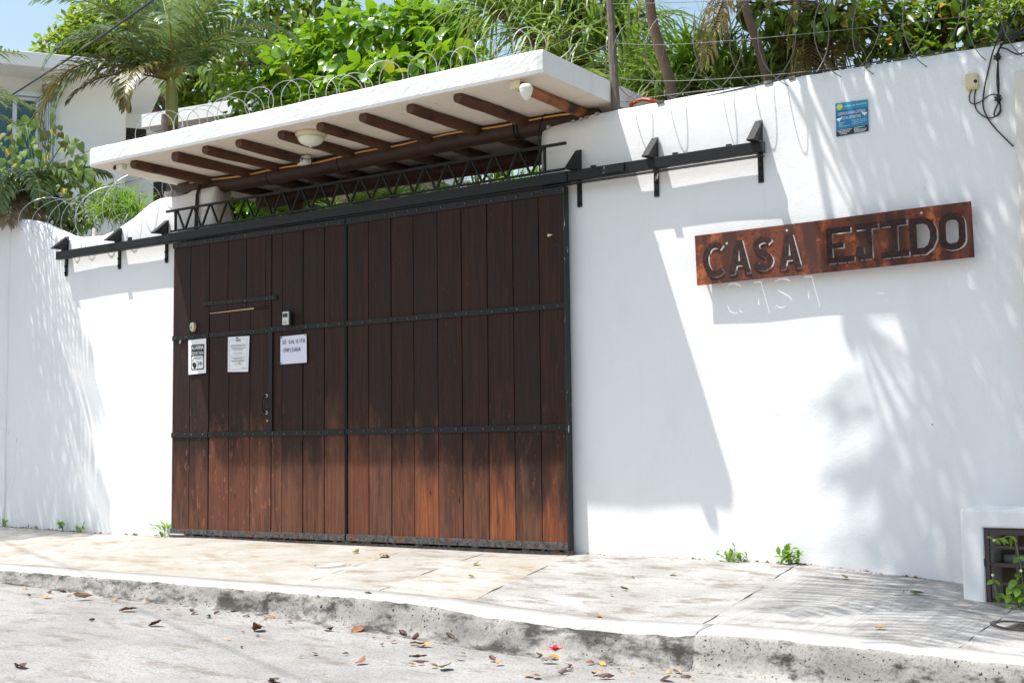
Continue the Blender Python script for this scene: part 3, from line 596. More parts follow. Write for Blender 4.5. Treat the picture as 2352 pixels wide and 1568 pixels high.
# fittings under the canopy
c0 = PZ(714, 313, 3.03); dl = thing('dome_lamp', (c0.x, c0.y, 3.0), 'frosted glass dome ceiling lamp under the canopy between two rafters', 'lamp')
obj('lamp_rim', MB().lathe((c0.x, c0.y, 3.057), [(.118, 0), (.120, -.012), (.112, -.03), (.104, -.034)], 28), M['cream_plastic'], dl, smooth=True)
obj('glass_bowl', MB().lathe((c0.x, c0.y, 3.024), [(.104, 0), (.098, -.022), (.08, -.045), (.05, -.062), (.02, -.069), (.012, -.07)], 28), M['frosted_glass'], dl, smooth=True)
obj('finial', MB().lathe((c0.x, c0.y, 2.956), [(.014, 0), (.012, -.008), (.004, -.013)], 12), M['cream_plastic'], dl, smooth=True)
sx, sy = 4.115, -.70; sl_ = thing('sensor_lamp', (sx, sy, 2.9), 'cream lamp holder with white teardrop bulb at the right canopy corner', 'lamp')
obj('junction_box', MB().box(sx-.10, sx-.02, sy-.0, sy+.07, 3.0, 3.0565), M['cream_plastic'], sl_, bevel=.004)
bc = (sx+.035, sy-.01, 2.985)
obj('bulb', MB().lathe(bc, [(.034, .02), (.043, 0), (.044, -.014), (.037, -.04), (.024, -.064), (.008, -.082)], 20), M['white_plastic'], sl_, smooth=True)
obj('bulb_ring', MB().lathe((bc[0], bc[1], 2.983), [(.0455, 0), (.046, -.004), (.045, -.010)], 20), M['frosted_glass'], sl_)
obj('lamp_arm', MB().tube([(sx-.03, sy+.02, 3.03), (sx+.01, sy, 3.02), (sx+.035, sy-.01, 3.0)], .012, 8), M['black_rubber'], sl_)
c0 = P(697, 368, .02); ol = thing('socket_box', (c0.x, .03, c0.z-.03), 'white electrical socket box fixed beside the main beam', 'socket')
bx = obj('box_body', MB().box(c0.x-.052, c0.x+.052, .0, .055, c0.z-.035, c0.z+.035), M['white_plastic'], ol, bevel=.004)
obj('face_plate', MB().box(c0.x-.03, c0.x+.046, -.006, -.0005, c0.z-.028, c0.z+.028), M['white_plastic'], bx, bevel=.002)
obj('plug', MB().box(c0.x-.004, c0.x+.02, -.022, -.0065, c0.z-.012, c0.z+.01), M['paper_ink_grey'], bx, bevel=.003)
lead = thing('lead', (c0.x+.2, .05, c0.z), 'thin dark lead running from the socket box along the beam', 'cable')
obj('lead_wire', MB().tube([(c0.x+.02, -.03, c0.z), (c0.x+.09, -.02, c0.z-.012), (c0.x+.2, .09, c0.z+.02), (c0.x+.32, .12, c0.z+.03), (c0.x+.36, .06, c0.z+.075), (c0.x+.46, .1, c0.z+.065), (c0.x+.56, .15, c0.z+.05)], .0035, 6), M['black_rubber'], lead, smooth=True)
c0 = PZ(263, 386, 3.03); cc = thing('security_camera', (c0.x, c0.y, 3.0), 'tiny white dome camera with black lens under the left canopy corner', 'camera')
obj('housing', MB().box(c0.x-.03, c0.x+.09, c0.y+.005, c0.y+.06, 3.012, 3.0565), M['white_plastic'], cc, bevel=.006)
obj('lens', MB().lathe((c0.x, c0.y+.004, 3.032), [(.019, 0), (.018, .006), (.012, .008)], 16, 'y'), M['black_rubber'], cc)

# ================================================================== flat things with writing
def poly_curve(name, loops, depth, fn_z=0):
    cu = bpy.data.curves.new(name, 'CURVE'); cu.dimensions = '2D'; cu.fill_mode = 'BOTH'; cu.extrude = depth/2
    for lp in loops:
        s = cu.splines.new('POLY'); s.points.add(len(lp)-1); s.use_cyclic_u = True
        for i, (a, b) in enumerate(lp): s.points[i].co = (a, b, 0, 1)
    return cu
def curve_mesh(name, cu, mat4):
    o = bpy.data.objects.new(name, cu); col.objects.link(o); dg_ = bpy.context.evaluated_depsgraph_get(); dg_.update()
    me = bpy.data.meshes.new_from_object(o.evaluated_get(dg_)); bpy.data.objects.remove(o); bpy.data.curves.remove(cu)
    me.transform(mat4); me.name = name; me.materials.clear(); return me
def front(x, y, z, rot=0):                                 # local (a, b) -> world X, Z on a plane facing the street
    return Matrix.Translation((x, y, z)) @ Matrix.Rotation(math.pi/2, 4, 'X') @ Matrix.Rotation(rot, 4, 'Z')
def text(name, body, x, y, z, h, m, parent, w=None, rot=0, align='CENTER', depth=.0006, shear=0, bold=0):
    cu = bpy.data.curves.new(name, 'FONT'); cu.body = body; cu.size = 1; cu.align_x = align; cu.align_y = 'CENTER'; cu.extrude = .0; cu.shear = shear; cu.offset = bold
    cu.fill_mode = 'FRONT'; cu.resolution_u = 3
    me = curve_mesh(name, cu, Matrix.Identity(4))
    V = np.empty(len(me.vertices)*3, np.float32); me.vertices.foreach_get('co', V); V = V.reshape(-1, 3)
    lo, hi = V.min(0), V.max(0); sy = h/(hi[1]-lo[1]); sx = (w/(hi[0]-lo[0])) if w else sy
    ax = {'CENTER': (lo[0]+hi[0])/2, 'LEFT': lo[0]}[align]
    V[:, 0] = (V[:, 0]-ax)*sx; V[:, 1] = (V[:, 1]-(lo[1]+hi[1])/2)*sy; me.vertices.foreach_set('co', V.ravel())
    me.transform(front(x, y, z, rot)); me.update()
    return link(name, me, m, parent)
def panel(name, loops, x, y, z, depth, m, parent=None, rot=0, **kw):
    me = curve_mesh(name, poly_curve(name, loops, depth), front(x, y, z, rot)); return setp(link(name, me, m, parent), **kw)
def rect(a0, b0, a1, b1): return [(a0, b0), (a1, b0), (a1, b1), (a0, b1)]
def rrect(a0, b0, a1, b1, r, n=5):
    out = []
    for cx, cy, s in ((a1-r, b0+r, -90), (a1-r, b1-r, 0), (a0+r, b1-r, 90), (a0+r, b0+r, 180)):
        out += [(cx+r*math.cos(math.radians(s+90*i/n)), cy+r*math.sin(math.radians(s+90*i/n))) for i in range(n+1)]
    return out
def stroke(pts, w):                                        # closed outline of a thick open polyline
    L = []; R_ = []
    for i, p in enumerate(pts):
        a = pts[max(i-1, 0)]; b = pts[min(i+1, len(pts)-1)]; dx, dy = b[0]-a[0], b[1]-a[1]; l = math.hypot(dx, dy) or 1
        nx, ny = -dy/l*w/2, dx/l*w/2; L.append((p[0]+nx, p[1]+ny)); R_.append((p[0]-nx, p[1]-ny))
    return L+R_[::-1]
def arc(cx, cy, rx, ry, a0, a1, n=12): return [(cx+rx*math.cos(math.radians(a0+(a1-a0)*i/n)), cy+ry*math.sin(math.radians(a0+(a1-a0)*i/n))) for i in range(n+1)]
# --- the rusty name plate : letters cut from the plate and set a little in front of the holes
SP = thing('name_plate', (5.83, .02, 1.72), 'rusty steel name plate with cut-out letters standing off the white wall', 'sign')
PX, PZ0, ROT = 4.967, 1.718, .0125
T = .038
def L_C(w, h): return [stroke(arc(w*.55, h*.5, w*.46, h*.44, 48, 312, 16), T)]
def L_A(w, h):
    m = w/2; return [[(0, 0), (m-T*.62, h), (m+T*.62, h), (w, 0), (w-T*1.05, 0), (w-T*1.45, h*.24), (T*1.45, h*.24), (T*1.05, 0)], [(T*1.75, h*.38), (w-T*1.75, h*.38), (m, h*.78)]]
def L_S(w, h):
    pts = arc(w*.52, h*.73, w*.38, h*.19, 25, 180, 9)+[(w*.24, h*.6), (w*.5, h*.50), (w*.74, h*.41)]+arc(w*.46, h*.27, w*.40, h*.19, 20, -160, 9)
    return [stroke(pts, T)]
def L_E(w, h, T=.034): return [[(0, 0), (w, 0), (w, T), (T, T), (T, h*.42), (w*.62, h*.42), (w*.62, h*.42+T*.9), (T, h*.42+T*.9), (T, h-T), (w*.9, h-T), (w*.9, h), (0, h)]]
def L_J(w, h, T=.034): return [[(w*.12, 0), (w*.72, 0), (w*.72, h-T), (w, h-T), (w, h), (0, h), (0, h-T), (w*.72-T*1.02, h-T), (w*.72-T*1.02, T), (w*.12+T*.9, T), (w*.12+T*.9, h*.36), (w*.0, h*.36), (0, h*.1)]]
def L_I(w, h, T=.034): return [[(0, 0), (w, 0), (w, T), (w*.5+T*.52, T), (w*.5+T*.52, h-T), (w*.96, h-T), (w*.96, h), (0, h), (0, h-T), (w*.5-T*.52, h-T), (w*.5-T*.52, T), (0, T)]]
def L_D(w, h): return [[(0, 0), (w*.55, 0), (w*.85, h*.14), (w, h*.38), (w, h*.64), (w*.85, h*.88), (w*.55, h), (0, h)], [(T, T), (w*.5, T), (w*.66, h*.25), (w-T, h*.42), (w-T, h*.6), (w*.66, h*.77), (w*.5, h-T), (T, h-T)]]
def L_O(w, h): return [rrect(0, 0, w, h, w*.42, 4), rrect(T, T, w-T, h-T, w*.18, 3)]
LET = [('C', L_C, 5.022, 5.170, 1.773, 1.985), ('A', L_A, 5.192, 5.341, 1.773, 1.987), ('S', L_S, 5.362, 5.492, 1.782, 1.990), ('A', L_A, 5.527, 5.674, 1.776, 1.990),
       ('E', L_E, 5.838, 6.004, 1.784, 1.998), ('J', L_J, 6.016, 6.153, 1.790, 2.003), ('I', L_I, 6.167, 6.330, 1.786, 2.006), ('D', L_D, 6.341, 6.493, 1.788, 2.004), ('O', L_O, 6.507, 6.654, 1.798, 2.008)]
loops = [[(0, 0), (.4, .0015), (.9, -.001), (1.728, 0), (1.726, .322), (1.3, .3235), (.8, .321), (.3, .3225), (-.004, .324)]]
letters = []
for ch, fn, xa, xb, za, zb in LET:
    w_, h_ = xb-xa, zb-za; a0 = xa-PX+.008; b0 = za-PZ0-.012-(xa-PX)*ROT
    lps = [[(a+a0+random.uniform(-.0008, .0008), b+b0+random.uniform(-.0008, .0008)) for a, b in lp] for lp in fn(w_, h_)]
    loops.append(lps[0]); letters.append((ch, lps))
for hx, hz in ((5.183, 1.971), (5.587, 2.012), (6.41, 2.026)):
    loops.append(arc(hx-PX, hz-PZ0-(hx-PX)*ROT, .0085, .0085, 0, 330, 11))
panel('plate', loops, PX, .02, PZ0, .004, M['rust'], SP, ROT)
for ch, lps in letters:
    panel('letter', lps, PX-.0075, .0125, PZ0+.006, .004, M['dark_rust'], SP, ROT)
for hx, hz in ((5.0, 1.75), (5.0, 2.02), (6.66, 1.78), (6.66, 2.04)): obj('spacer', MB().tube([(hx, .0225, hz), (hx, YW+.01, hz)], .008, 8), M['dark_rust'], SP)
for (ch, lps) in letters:                                   # weld tabs that hold each letter to the plate
    a, b = lps[0][0]; xs_ = [p[0] for p in lps[0]]; zs_ = [p[1] for p in lps[0]]
    for q in ((min(xs_)+max(xs_))/2-.03, (min(xs_)+max(xs_))/2+.03):
        obj('weld_tab', MB().bar((PX+q, .0145, PZ0+min(zs_)+q*ROT+.004), (PX+q, .0195, PZ0+min(zs_)+q*ROT-.006), .008, .004), M['dark_rust'], SP)
# --- blue security notice on the wall
x0, z0 = 5.893, 2.566; bwid, bht = .2, .2
SB = thing('security_notice', (5.99, .09, 2.566), 'small blue security company notice on the upper white wall', 'notice')
YN = YW-.006
panel('notice_board', [[(0, 0), (.2, .006), (.2, .2), (0, .206)]], x0, YN, z0, .004, M['sign_blue'], SB)
panel('header_band', [[(0.001, .158), (.199, .155), (.199, .199), (.001, .204)]], x0, YN-.0026, z0, .0006, M['sign_teal'], SB)
panel('deep_band', [[(0.001, .112), (.199, .113), (.199, .154), (.001, .157)]], x0, YN-.0026, z0, .0006, M['sign_deep_blue'], SB)
panel('footer_band', [[(0.001, .001), (.199, .0065), (.199, .044), (.001, .042)]], x0, YN-.0026, z0, .0006, M['sign_black'], SB)
panel('hexagon', [[(.027+.021*math.cos(math.radians(a)), .181+.02*math.sin(math.radians(a))) for a in range(0, 360, 60)]], x0, YN-.0034, z0, .0006, M['sign_yellow'], SB)
tx = lambda b, a, c, h, w_, m='sign_white', al='CENTER', sh=0: text('lettering', b, x0+a, YN-.0042, z0+c, h, M[m], SB, w_, 0, al, shear=sh)
tx('STOP', .027, .181, .0095, .036); tx('SISTEMAS DE SEGURIDAD', .124, .178, .0085, .138, sh=.2)
tx('SUPERVISION 24 HORAS CONTINUAS', .1, .136, .019, .17); tx('CENTRAL DE MONITOREO', .098, .108, .018, .118)
for i, t_ in enumerate(('Alarmas', 'CCTV', 'Videovigilancia')): tx(t_, .02, .081-.0115*i, .0075, (.037, .024, .068)[i], al='LEFT')
for i, t_ in enumerate(('Controles de acceso', 'Cercados eléctricos', 'Videoporteros')): tx(t_, .103, .085-.0115*i, .0075, (.086, .088, .064)[i], al='LEFT')
mb = MB()                                                   # footer lines too small to read: worn print
for a, c, l in ((.01, .036, .09), (.01, .0275, .08), (.018, .0195, .066), (.024, .0115, .045), (.112, .038, .066), (.112, .031, .032), (.112, .024, .078), (.112, .017, .074), (.112, .0105, .064)):
    xx = a
    while xx < a+l: q = random.uniform(.004, .012); mb.box(x0+xx, x0+min(xx+q, a+l), YN-.0045, YN-.0036, z0+c-.0016, z0+c+.0016); xx += q+.002
obj('small_print', mb, M['sign_white'], SB, kind='stuff')
def cctv(mb, cx, cz, s, fl, y):
    for poly in ([(-.02, .004), (.015, .012), (.016, .0), (.0, -.008), (-.02, -.004)], [(-.008, -.009), (.004, -.006), (.002, -.012), (-.006, -.016), (-.01, -.013)], [(.012, .014), (.02, .018), (.019, .012)]):
        mb.prism([(a*fl, b) for a, b in poly], lambda a, b, d: (cx+a*s, y+d, cz+b*s), 0, .0006)
mb = MB(); cctv(mb, x0+.024, z0+.104, .9, 1, YN-.0042); cctv(mb, x0+.178, z0+.117, .9, -1, YN-.0042); obj('camera_symbols', mb, M['sign_white'], SB)
# --- notices on the gate
YG = -.0035
def sheet(name, quad, y, m, **kw):                          # slightly curled sheet of paper (A B C D = TL TR BR BL)
    V = []; n = 8
    for i in range(n+1):
        for j in range(n+1):
            s, t = i/n, j/n; xa = quad[0][0]*(1-s)*(1-t)+quad[1][0]*s*(1-t)+quad[2][0]*s*t+quad[3][0]*(1-s)*t; za = quad[0][1]*(1-s)*(1-t)+quad[1][1]*s*(1-t)+quad[2][1]*s*t+quad[3][1]*(1-s)*t
            V.append((xa, y-.0006*math.sin(s*5+t*3)-.001*t*t*abs(s-.5)*2, za))
    k = n+1; F = [(i*k+j, i*k+j+1, (i+1)*k+j+1, (i+1)*k+j) for i in range(n) for j in range(n)]
    V2 = [(x, y_+.0008, z) for x, y_, z in V]; F2 = [tuple(q+len(V) for q in f[::-1]) for f in F]
    return obj(name, MB().add(V, F).add(V2, [tuple(q-0 for q in f[::-1]) for f in F]), m, None, smooth=True, **kw)
al = sheet('alarm_notice', ((.212, 1.632), (.430, 1.637), (.434, 1.345), (.218, 1.339)), YG-.002, M['paper_white'], label='white paper alarm notice with black camera symbol, left of the wicket door', cat='notice')
YP = YG-.0044
panel('print_frame', [rrect(.03, .032, .188, .245, .01)], .222, YP, 1.345, .0004, M['ink'], al)
panel('print_field', [rrect(.038, .04, .180, .148, .018)], .222, YP-.0008, 1.345, .0004, M['paper_white'], al)
text('lettering', 'ALARMA', .222+.109, YP-.0008, 1.345+.219, .034, M['paper_white'], al, .146, bold=.015); text('lettering', 'CONECTADA', .222+.109, YP-.0008, 1.345+.172, .028, M['paper_white'], al, .148, bold=.012)
text('lettering', 'VIDEOVIGILANCIA', .222+.109, YP-.0016, 1.345+.13, .018, M['ink'], al, .125); text('lettering', '24h', .222+.14, YP-.0016, 1.345+.083, .034, M['ink'], al, .062, bold=.01)
mb = MB()
for poly in ([(.043, .116), (.064, .118), (.064, .111), (.043, .109)], [(.05, .108), (.056, .108), (.056, .098), (.05, .096)], [(.046, .09), (.072, .098), (.096, .078), (.09, .062), (.066, .05), (.046, .066)], [(.056, .052), (.085, .06), (.098, .07), (.092, .05), (.076, .04)]):
    mb.prism(poly, lambda a, b, d: (.222+a, YP-.0018+d, 1.345+b), 0, .0004)
obj('camera_symbol', mb, M['ink'], al)
le = sheet('printed_letter', ((.687, 1.632), (.937, 1.628), (.926, 1.335), (.688, 1.343)), .001, M['paper_white'], label='laminated printed letter pinned to the wicket door boards', cat='notice')
mb = MB()
for zz, hw, k in ((.223, .088, 0), (.214, .088, 0), (.199, .086, 0), (.191, .068, 0), (.179, .054, 0), (.155, .052, 0), (.118, .088, 0), (.109, .05, 0), (.095, .088, 0), (.087, .07, 0), (.063, .052, 0)):
    xx = -hw
    while xx < hw: q = random.uniform(.006, .018); mb.box(.81+xx, .81+min(xx+q, hw), -.0035, -.0025, 1.338+zz-.0017, 1.338+zz+.0017); xx += q+.0025
obj('print_lines', mb, M['paper_ink_grey'], le, kind='stuff')
mb = MB().box(.706, .912, -.0034, -.0026, 1.358, 1.3595).box(.706, .914, -.0034, -.0026, 1.606, 1.6075).box(.7055, .707, -.0034, -.0026, 1.358, 1.6075).box(.912, .9135, -.0034, -.0026, 1.358, 1.6075).box(.707, .912, -.0034, -.0026, 1.4755, 1.4765)
obj('print_border', mb, M['paper_ink_grey'], le)
obj('crest', MB().prism([(-.03, 0), (-.006, .013), (.012, .011), (.032, .003), (.03, -.004), (-.02, -.004)], lambda a, b, d: (.808+a, -.0036+d, 1.594+b), 0, .0008), M['paper_ink_grey'], le)
obj('signature', MB().tube([(.86, -.003, 1.365), (.868, -.003, 1.374), (.872, -.003, 1.364), (.88, -.003, 1.372), (.886, -.003, 1.365), (.9, -.003, 1.37)], .0009, 4), M['pin_blue'], le)
se = sheet('handwritten_note', ((1.296, 1.600), (1.578, 1.605), (1.584, 1.380), (1.297, 1.377)), YG-.002, M['paper_lilac'], label='handwritten paper job note pinned on the boards right of the wicket door', cat='notice')
HW = {'S': [[(.9, .9), (.5, 1), (.1, .8), (.2, .58), (.7, .45), (.9, .22), (.5, 0), (.05, .12)]], 'E': [[(.9, 1), (.15, .95), (.1, .02), (.9, .0)], [(.12, .5), (.8, .52)]], 'O': [[(.5, .8), (.1, .5), (.3, .05), (.8, .1), (.95, .5), (.5, .8)]], 'L': [[(.2, 1), (.15, .05), (.8, .0)]],
      'I': [[(.5, .9), (.5, .05)]], 'C': [[(.9, .9), (.4, .95), (.1, .5), (.3, .05), (.9, .1)]], 'T': [[(0, 1), (1, .97)], [(.5, 1), (.45, 0)]], 'A': [[(.0, 0), (.4, .95), (.75, .95), (.85, 0)], [(.1, .45), (.8, .48)]], 'M': [[(.0, 0), (.1, .9), (.45, .4), (.8, .95), (1, 0)]], 'P': [[(.2, 0), (.2, 1), (.8, .9), (.75, .55), (.2, .45)]], 'D': [[(.2, 0), (.2, 1), (.8, .75), (.85, .3), (.2, .0)]]}
def hand(word, x, z, h, w_, adv):
    for ch in word:
        if ch != ' ':
            mb = MB(); jz = random.uniform(-.002, .002)
            for st_ in HW[ch]: mb.tube([(x+a*w_, YP-.0012, z+jz+b*h) for a, b in st_], .0017, 4)
            obj('handwriting', mb, M['ink'], se)
        x += adv*(1 if ch != ' ' else .85)*(.7 if ch == 'I' else 1)
hand('SE SOLICITA', 1.318, 1.538, .03, .019, .0245); hand('EMPLEADA', 1.332, 1.472, .031, .019, .0235)
def pin(name, x, y, z, m, label):
    o = thing(name, (x, y, z), label, 'push pin'); obj('pin_head', MB().lathe((x, y, z), [(.006, 0), (.003, .004), (.003, .010), (.006, .014)], 10, 'y'), m, o); obj('pin_tip', MB().lathe((x, y+.012, z), [(.0012, -.008), (.0012, .012)], 6, 'y'), M['silver'], o)
pin('push_pin', 1.306, -.007, 1.592, M['pin_blue'], 'blue push pin in the top left corner of the handwritten note')
pin('push_pin', 1.566, -.007, 1.597, M['pin_yellow'], 'yellow push pin in the top right corner of the handwritten note')
pin('push_pin', 1.305, -.007, 1.388, M['pin_blue'], 'blue push pin in the bottom left corner of the handwritten note')
pin('push_pin', .80, -.002, 1.617, M['pin_blue'], 'blue push pin at the top of the printed letter')
pin('push_pin', .828, -.003, 1.412, M['pin_yellow'], 'yellow push pin low on the printed letter')
# --- key safe and bell
ks = thing('key_safe', (1.395, -.02, 1.683), 'silver and black key safe box on the boards above the strap', 'key safe')
def tapered(mb, x0_, x1_, z0_, z1_, y0_, y1_, sh):
    V = [(x0_, y0_, z0_), (x1_, y0_, z0_), (x1_-sh, y0_, z1_), (x0_+sh, y0_, z1_), (x0_, y1_, z0_), (x1_, y1_, z0_), (x1_, y1_, z1_), (x0_, y1_, z1_)]
    return mb.add(V, [(0, 1, 2, 3), (7, 6, 5, 4), (0, 4, 5, 1), (1, 5, 6, 2), (2, 6, 7, 3), (3, 7, 4, 0)])
obj('case', tapered(MB(), 1.353, 1.432, 1.684, 1.798, -.036, -.0035, .006), M['black_rubber'], ks, bevel=.006)
fc = obj('face', tapered(MB(), 1.355, 1.428, 1.686, 1.794, -.052, -.0365, .005), M['silver'], ks, bevel=.006)
obj('shutter', MB().box(1.368, 1.415, -.056, -.0525, 1.748, 1.778), M['dark_glass'], fc, bevel=.003)
text('lettering', 'Master', 1.388, -.0527, 1.707, .008, M['ink'], fc, .03, bold=.02); text('lettering', 'LOCK', 1.399, -.0527, 1.6985, .005, M['ink'], fc, .014)
bl = thing('plastic_tag', (.27, -.01, 1.70), 'small oval ivory plastic tag with a blue dot on the left gate boards', 'tag')
obj('clip_body', MB().prism([(.028*math.cos(a), .04*math.sin(a)+.004*math.cos(2*a)) for a in [i*.3142 for i in range(20)]], lambda a, b, d: (.271+a, -.001-d, 1.746+b), -.006, .02), M['cream_plastic'], bl, bevel=.003)
obj('dot', MB().lathe((.262, -.0215, 1.737), [(.011, 0), (.010, .001)], 14, 'y'), M['sign_teal'], bl)

# ================================================================== junction box and cables at the right
jb = thing('junction_box', (6.71, .06, 2.717), 'cream telephone junction box on the wall at the upper right', 'junction box')
b0_ = obj('box_body', MB().box(6.676, 6.744, .048, YW+.004, 2.718, 2.806), M['cream_plastic'], jb, bevel=.006)
obj('cover', MB().box(6.682, 6.732, .043, .0475, 2.726, 2.800), M['cream_plastic'], b0_, bevel=.003); obj('screw', MB().lathe((6.734, .0475, 2.756), [(.010, 0), (.009, .006), (.004, .007)], 12, 'y'), M['dark_rust'], b0_)
C3 = lambda x, y: ((3500+x*.319)*.6125, (100+y*.319)*.6125)
def cab(pts, off=.012): return [P(*C3(a, b), YW-o if isinstance(o, float) else YW-off) for a, b, o in [(p+(off,))[:3] for p in pts]]
def smooth_pts(pts, n=6):
    pts = [Vector(p) for p in pts]; out = []
    for i in range(len(pts)-1):
        p0, p1, p2, p3 = pts[max(i-1, 0)], pts[i], pts[i+1], pts[min(i+2, len(pts)-1)]
        for k in range(n):
            t = k/n; out.append(.5*((2*p1)+(p2-p0)*t+(2*p0-5*p1+4*p2-p3)*t*t+(3*p1-p0-3*p2+p3)*t**3))
    return out+[pts[-1]]
def cable(name, pts, r, label, m='black_rubber'):
    return obj(name, MB().tube(smooth_pts(pts), r, 6), M[m], None, smooth=True, label=label, cat='cable')
cable('hanging_cable', cab([(840, -60, .35), (770, 120, .12), (700, 300, .03), (650, 500), (610, 680), (585, 850), (590, 960), (630, 1060), (690, 1150), (780, 1250), (870, 1340), (940, 1408)]), .0045, 'long loose black cable trailing down the wall right of the junction box')
cable('looped_cable', cab([(450, 745), (428, 800), (424, 860), (445, 900), (490, 910), (560, 880), (640, 820), (700, 797), (760, 805)]), .0035, 'thin cable curling from the junction box up to the cable clamp')
cable('looped_cable', cab([(500, 740), (485, 820), (487, 910), (510, 980), (560, 1035), (620, 1068), (680, 1075), (740, 1050), (780, 1000), (790, 930), (775, 880)]), .004, 'black cable sagging from the junction box to the lower cable clamp')
cable('drop_cable', cab([(765, 840), (770, 700), (765, 560), (760, 420), (755, 330), (770, 270), (830, 190), (900, 110), (960, 40), (1000, -40)], .016), .0048, 'doubled black drop cable between the two clamps')
cable('drop_cable', cab([(775, 860), (755, 740), (748, 600), (757, 430), (765, 340)], .02), .004, 'thin black cable beside the doubled drop cable')
cable('drop_cable', cab([(770, 880), (720, 1000), (718, 1045), (750, 1050), (790, 1000), (780, 900)], .022), .0045, 'small black cable loop under the lower clamp')
cable('drop_cable', cab([(755, 330), (765, 275), (800, 252), (860, 265), (930, 305), (1000, 328), (1070, 305), (1150, 260)], .02), .0045, 'black cable leaving the upper clamp towards the right edge')
for pz, lb in (((757, 365), 'black round cable clamp high on the wall'), ((768, 850), 'black round cable clamp lower on the wall')):
    c_ = P(*C3(*pz), YW-.015); t_ = thing('cable_clamp', c_, lb, 'clamp'); obj('clamp_core', MB().lathe((c_.x, YW, c_.z), [(.012, -.01), (.014, .02), (.010, .034)], 12, 'y'), M['black_rubber'], t_)
    for k in range(7): a = k*.9; obj('clamp_fin', MB().tube([(c_.x+.012*math.cos(a), YW-.026, c_.z+.012*math.sin(a)), (c_.x+.022*math.cos(a), YW-.026, c_.z+.022*math.sin(a))], .006, 6), M['black_rubber'], t_)
for a_, b_, lb in (((835, -10), (790, 150), 'long black cable splice sleeve at the top right'), ((950, 100), (890, 180), 'short black cable splice sleeve at the top right')):
    pa, pb = P(*C3(*a_), YW-.09), P(*C3(*b_), YW-.05); obj('splice_sleeve', MB().tube([pa, pa*.9+pb*.1, pa*.1+pb*.9, pb], [.008, .016, .017, .01], 10), M['black_rubber'], None, smooth=True, label=lb, cat='splice')
for k, (pts, lb) in enumerate((([(1066, 60, .05), (1000, 80, .08), (960, 110, .09), (930, 80, .1), (900, 20, .12), (860, -60, .2)], 'tangled black cable above the splice sleeves'), ([(1100, -20, .1), (1020, 50, .1), (900, 120, .08), (830, 180, .05), (790, 230, .03), (760, 320, .02)], 'black cable crossing the wall top by the splice sleeves'), ([(700, 190, .03), (760, 175, .04), (850, 150, .06), (960, 120, .08), (1080, 60, .1)], 'thin black cable running along the wall top'))):
    cable('tangled_cable', cab(pts), .0042, lb)

# ================================================================== razor wire, posts, barbed strands
def barbs(mb, pts, step, s):
    d = 0
    for a, b in zip(pts, pts[1:]):
        v = b-a; d += v.length
        if d > step:
            d = 0; t = v.normalized(); n = t.cross(Vector((random.uniform(-1, 1), random.uniform(-1, 1), random.uniform(-1, 1)))).normalized(); c = (a+b)/2
            mb.add([c-t*s*1.6+n*s*.5, c-t*s*.5, c-t*s*1.6-n*s*.5, c+t*s*1.6+n*s*.5, c+t*s*.5, c+t*s*1.6-n*s*.5, c+t*s*.1+n*s*.15, c-t*s*.1-n*s*.15], [(0, 1, 2), (3, 5, 4), (1, 6, 4, 7)])
def coil(centres, radii, turns, m, label, tw=.004, barb=.045, sq=1.0, jitter=.25, lean=.35, r_wire=.0035):
    # concertina: loops strung along a path; each loop leans a little differently
    pts = []; n = len(centres)-1; steps = int(turns*34)
    ph = random.random()*6
    for i in range(steps+1):
        u = i/steps; q = u*n; k = min(int(q), n-1); f = q-k
        c = Vector(centres[k])*(1-f)+Vector(centres[k+1])*f; r = radii[k]*(1-f)+radii[k+1]*f
        a = u*turns*2*math.pi; j = math.sin(a*.37+ph)*jitter
        pts.append(c+Vector((r*lean*math.sin(a+1)+j*.25*r+.3*r*j*math.sin(a*.5), r*math.cos(a)*sq, r*math.sin(a))))
    mb = MB().tube(pts, r_wire, 4, False); barbs(mb, pts, barb, .012)
    return obj('razor_wire_coil', mb, m, None, label=label, cat='razor wire', group='razor wire on the walls')
yb = .16
# coil on the canopy slab : just the upper halves rise over its edge
xs_ = fr(.1, 4.2, .3)
coil([(x, -.42+.05*math.sin(x*3), 3.33+.025*math.sin(x*5)) for x in xs_], [.155-.02*(x > 3)+.02*math.sin(x*7) for x in xs_], 21, M['galvanised'], 'bright razor wire coil lying along the top of the white canopy slab', lean=.6, jitter=1.3, r_wire=.0033, barb=.03)
ctr = [P(x, y, .22) for x, y in ((470, 400), (395, 440), (340, 452), (300, 475), (255, 490), (210, 505), (165, 510), (120, 505), (60, 480), (0, 470), (-80, 460))]
ctr = [c+Vector((0, 0, 0)) for c in ctr]
coil(ctr, [.17, .22, .27, .26, .25, .24, .22, .2, .2, .2, .2], 13, M['galvanised'], 'bright razor wire coil hanging over the dip of the left wall', lean=.6, jitter=.5, r_wire=.0033, barb=.03)
ctr = [P(x, y, .2) for x, y in ((1255, 225), (1330, 180), (1420, 150), (1520, 135), (1620, 120), (1720, 105), (1820, 100), (1920, 80), (2020, 60), (2120, 50), (2220, 30), (2330, 20), (2450, 0), (2600, -30))]
coil(ctr, [.12, .2, .28, .30, .30, .3, .31, .32, .32, .32, .33, .33, .33, .33], 13, M['dull_wire'], 'dull grey razor wire coil standing along the right wall top', lean=.55, jitter=.6, r_wire=.003, barb=.04)
def post(name, a, b, w0, w1, m, label):
    a = Vector(a); b = Vector(b); pts = [a+(b-a)*t/9+Vector((random.uniform(-.003, .003), random.uniform(-.003, .003), 0)) for t in range(10)]
    return obj(name, MB().tube(pts, [w0+(w1-w0)*t/9+random.uniform(-.002, .002) for t in range(10)], 8), m, None, label=label, cat='post')
post('fence_post', P(1415, 262, .16), P(1398, -40, .2), .034, .026, M['weathered_post'], 'weathered dark timber post on the wall beside the canopy corner')
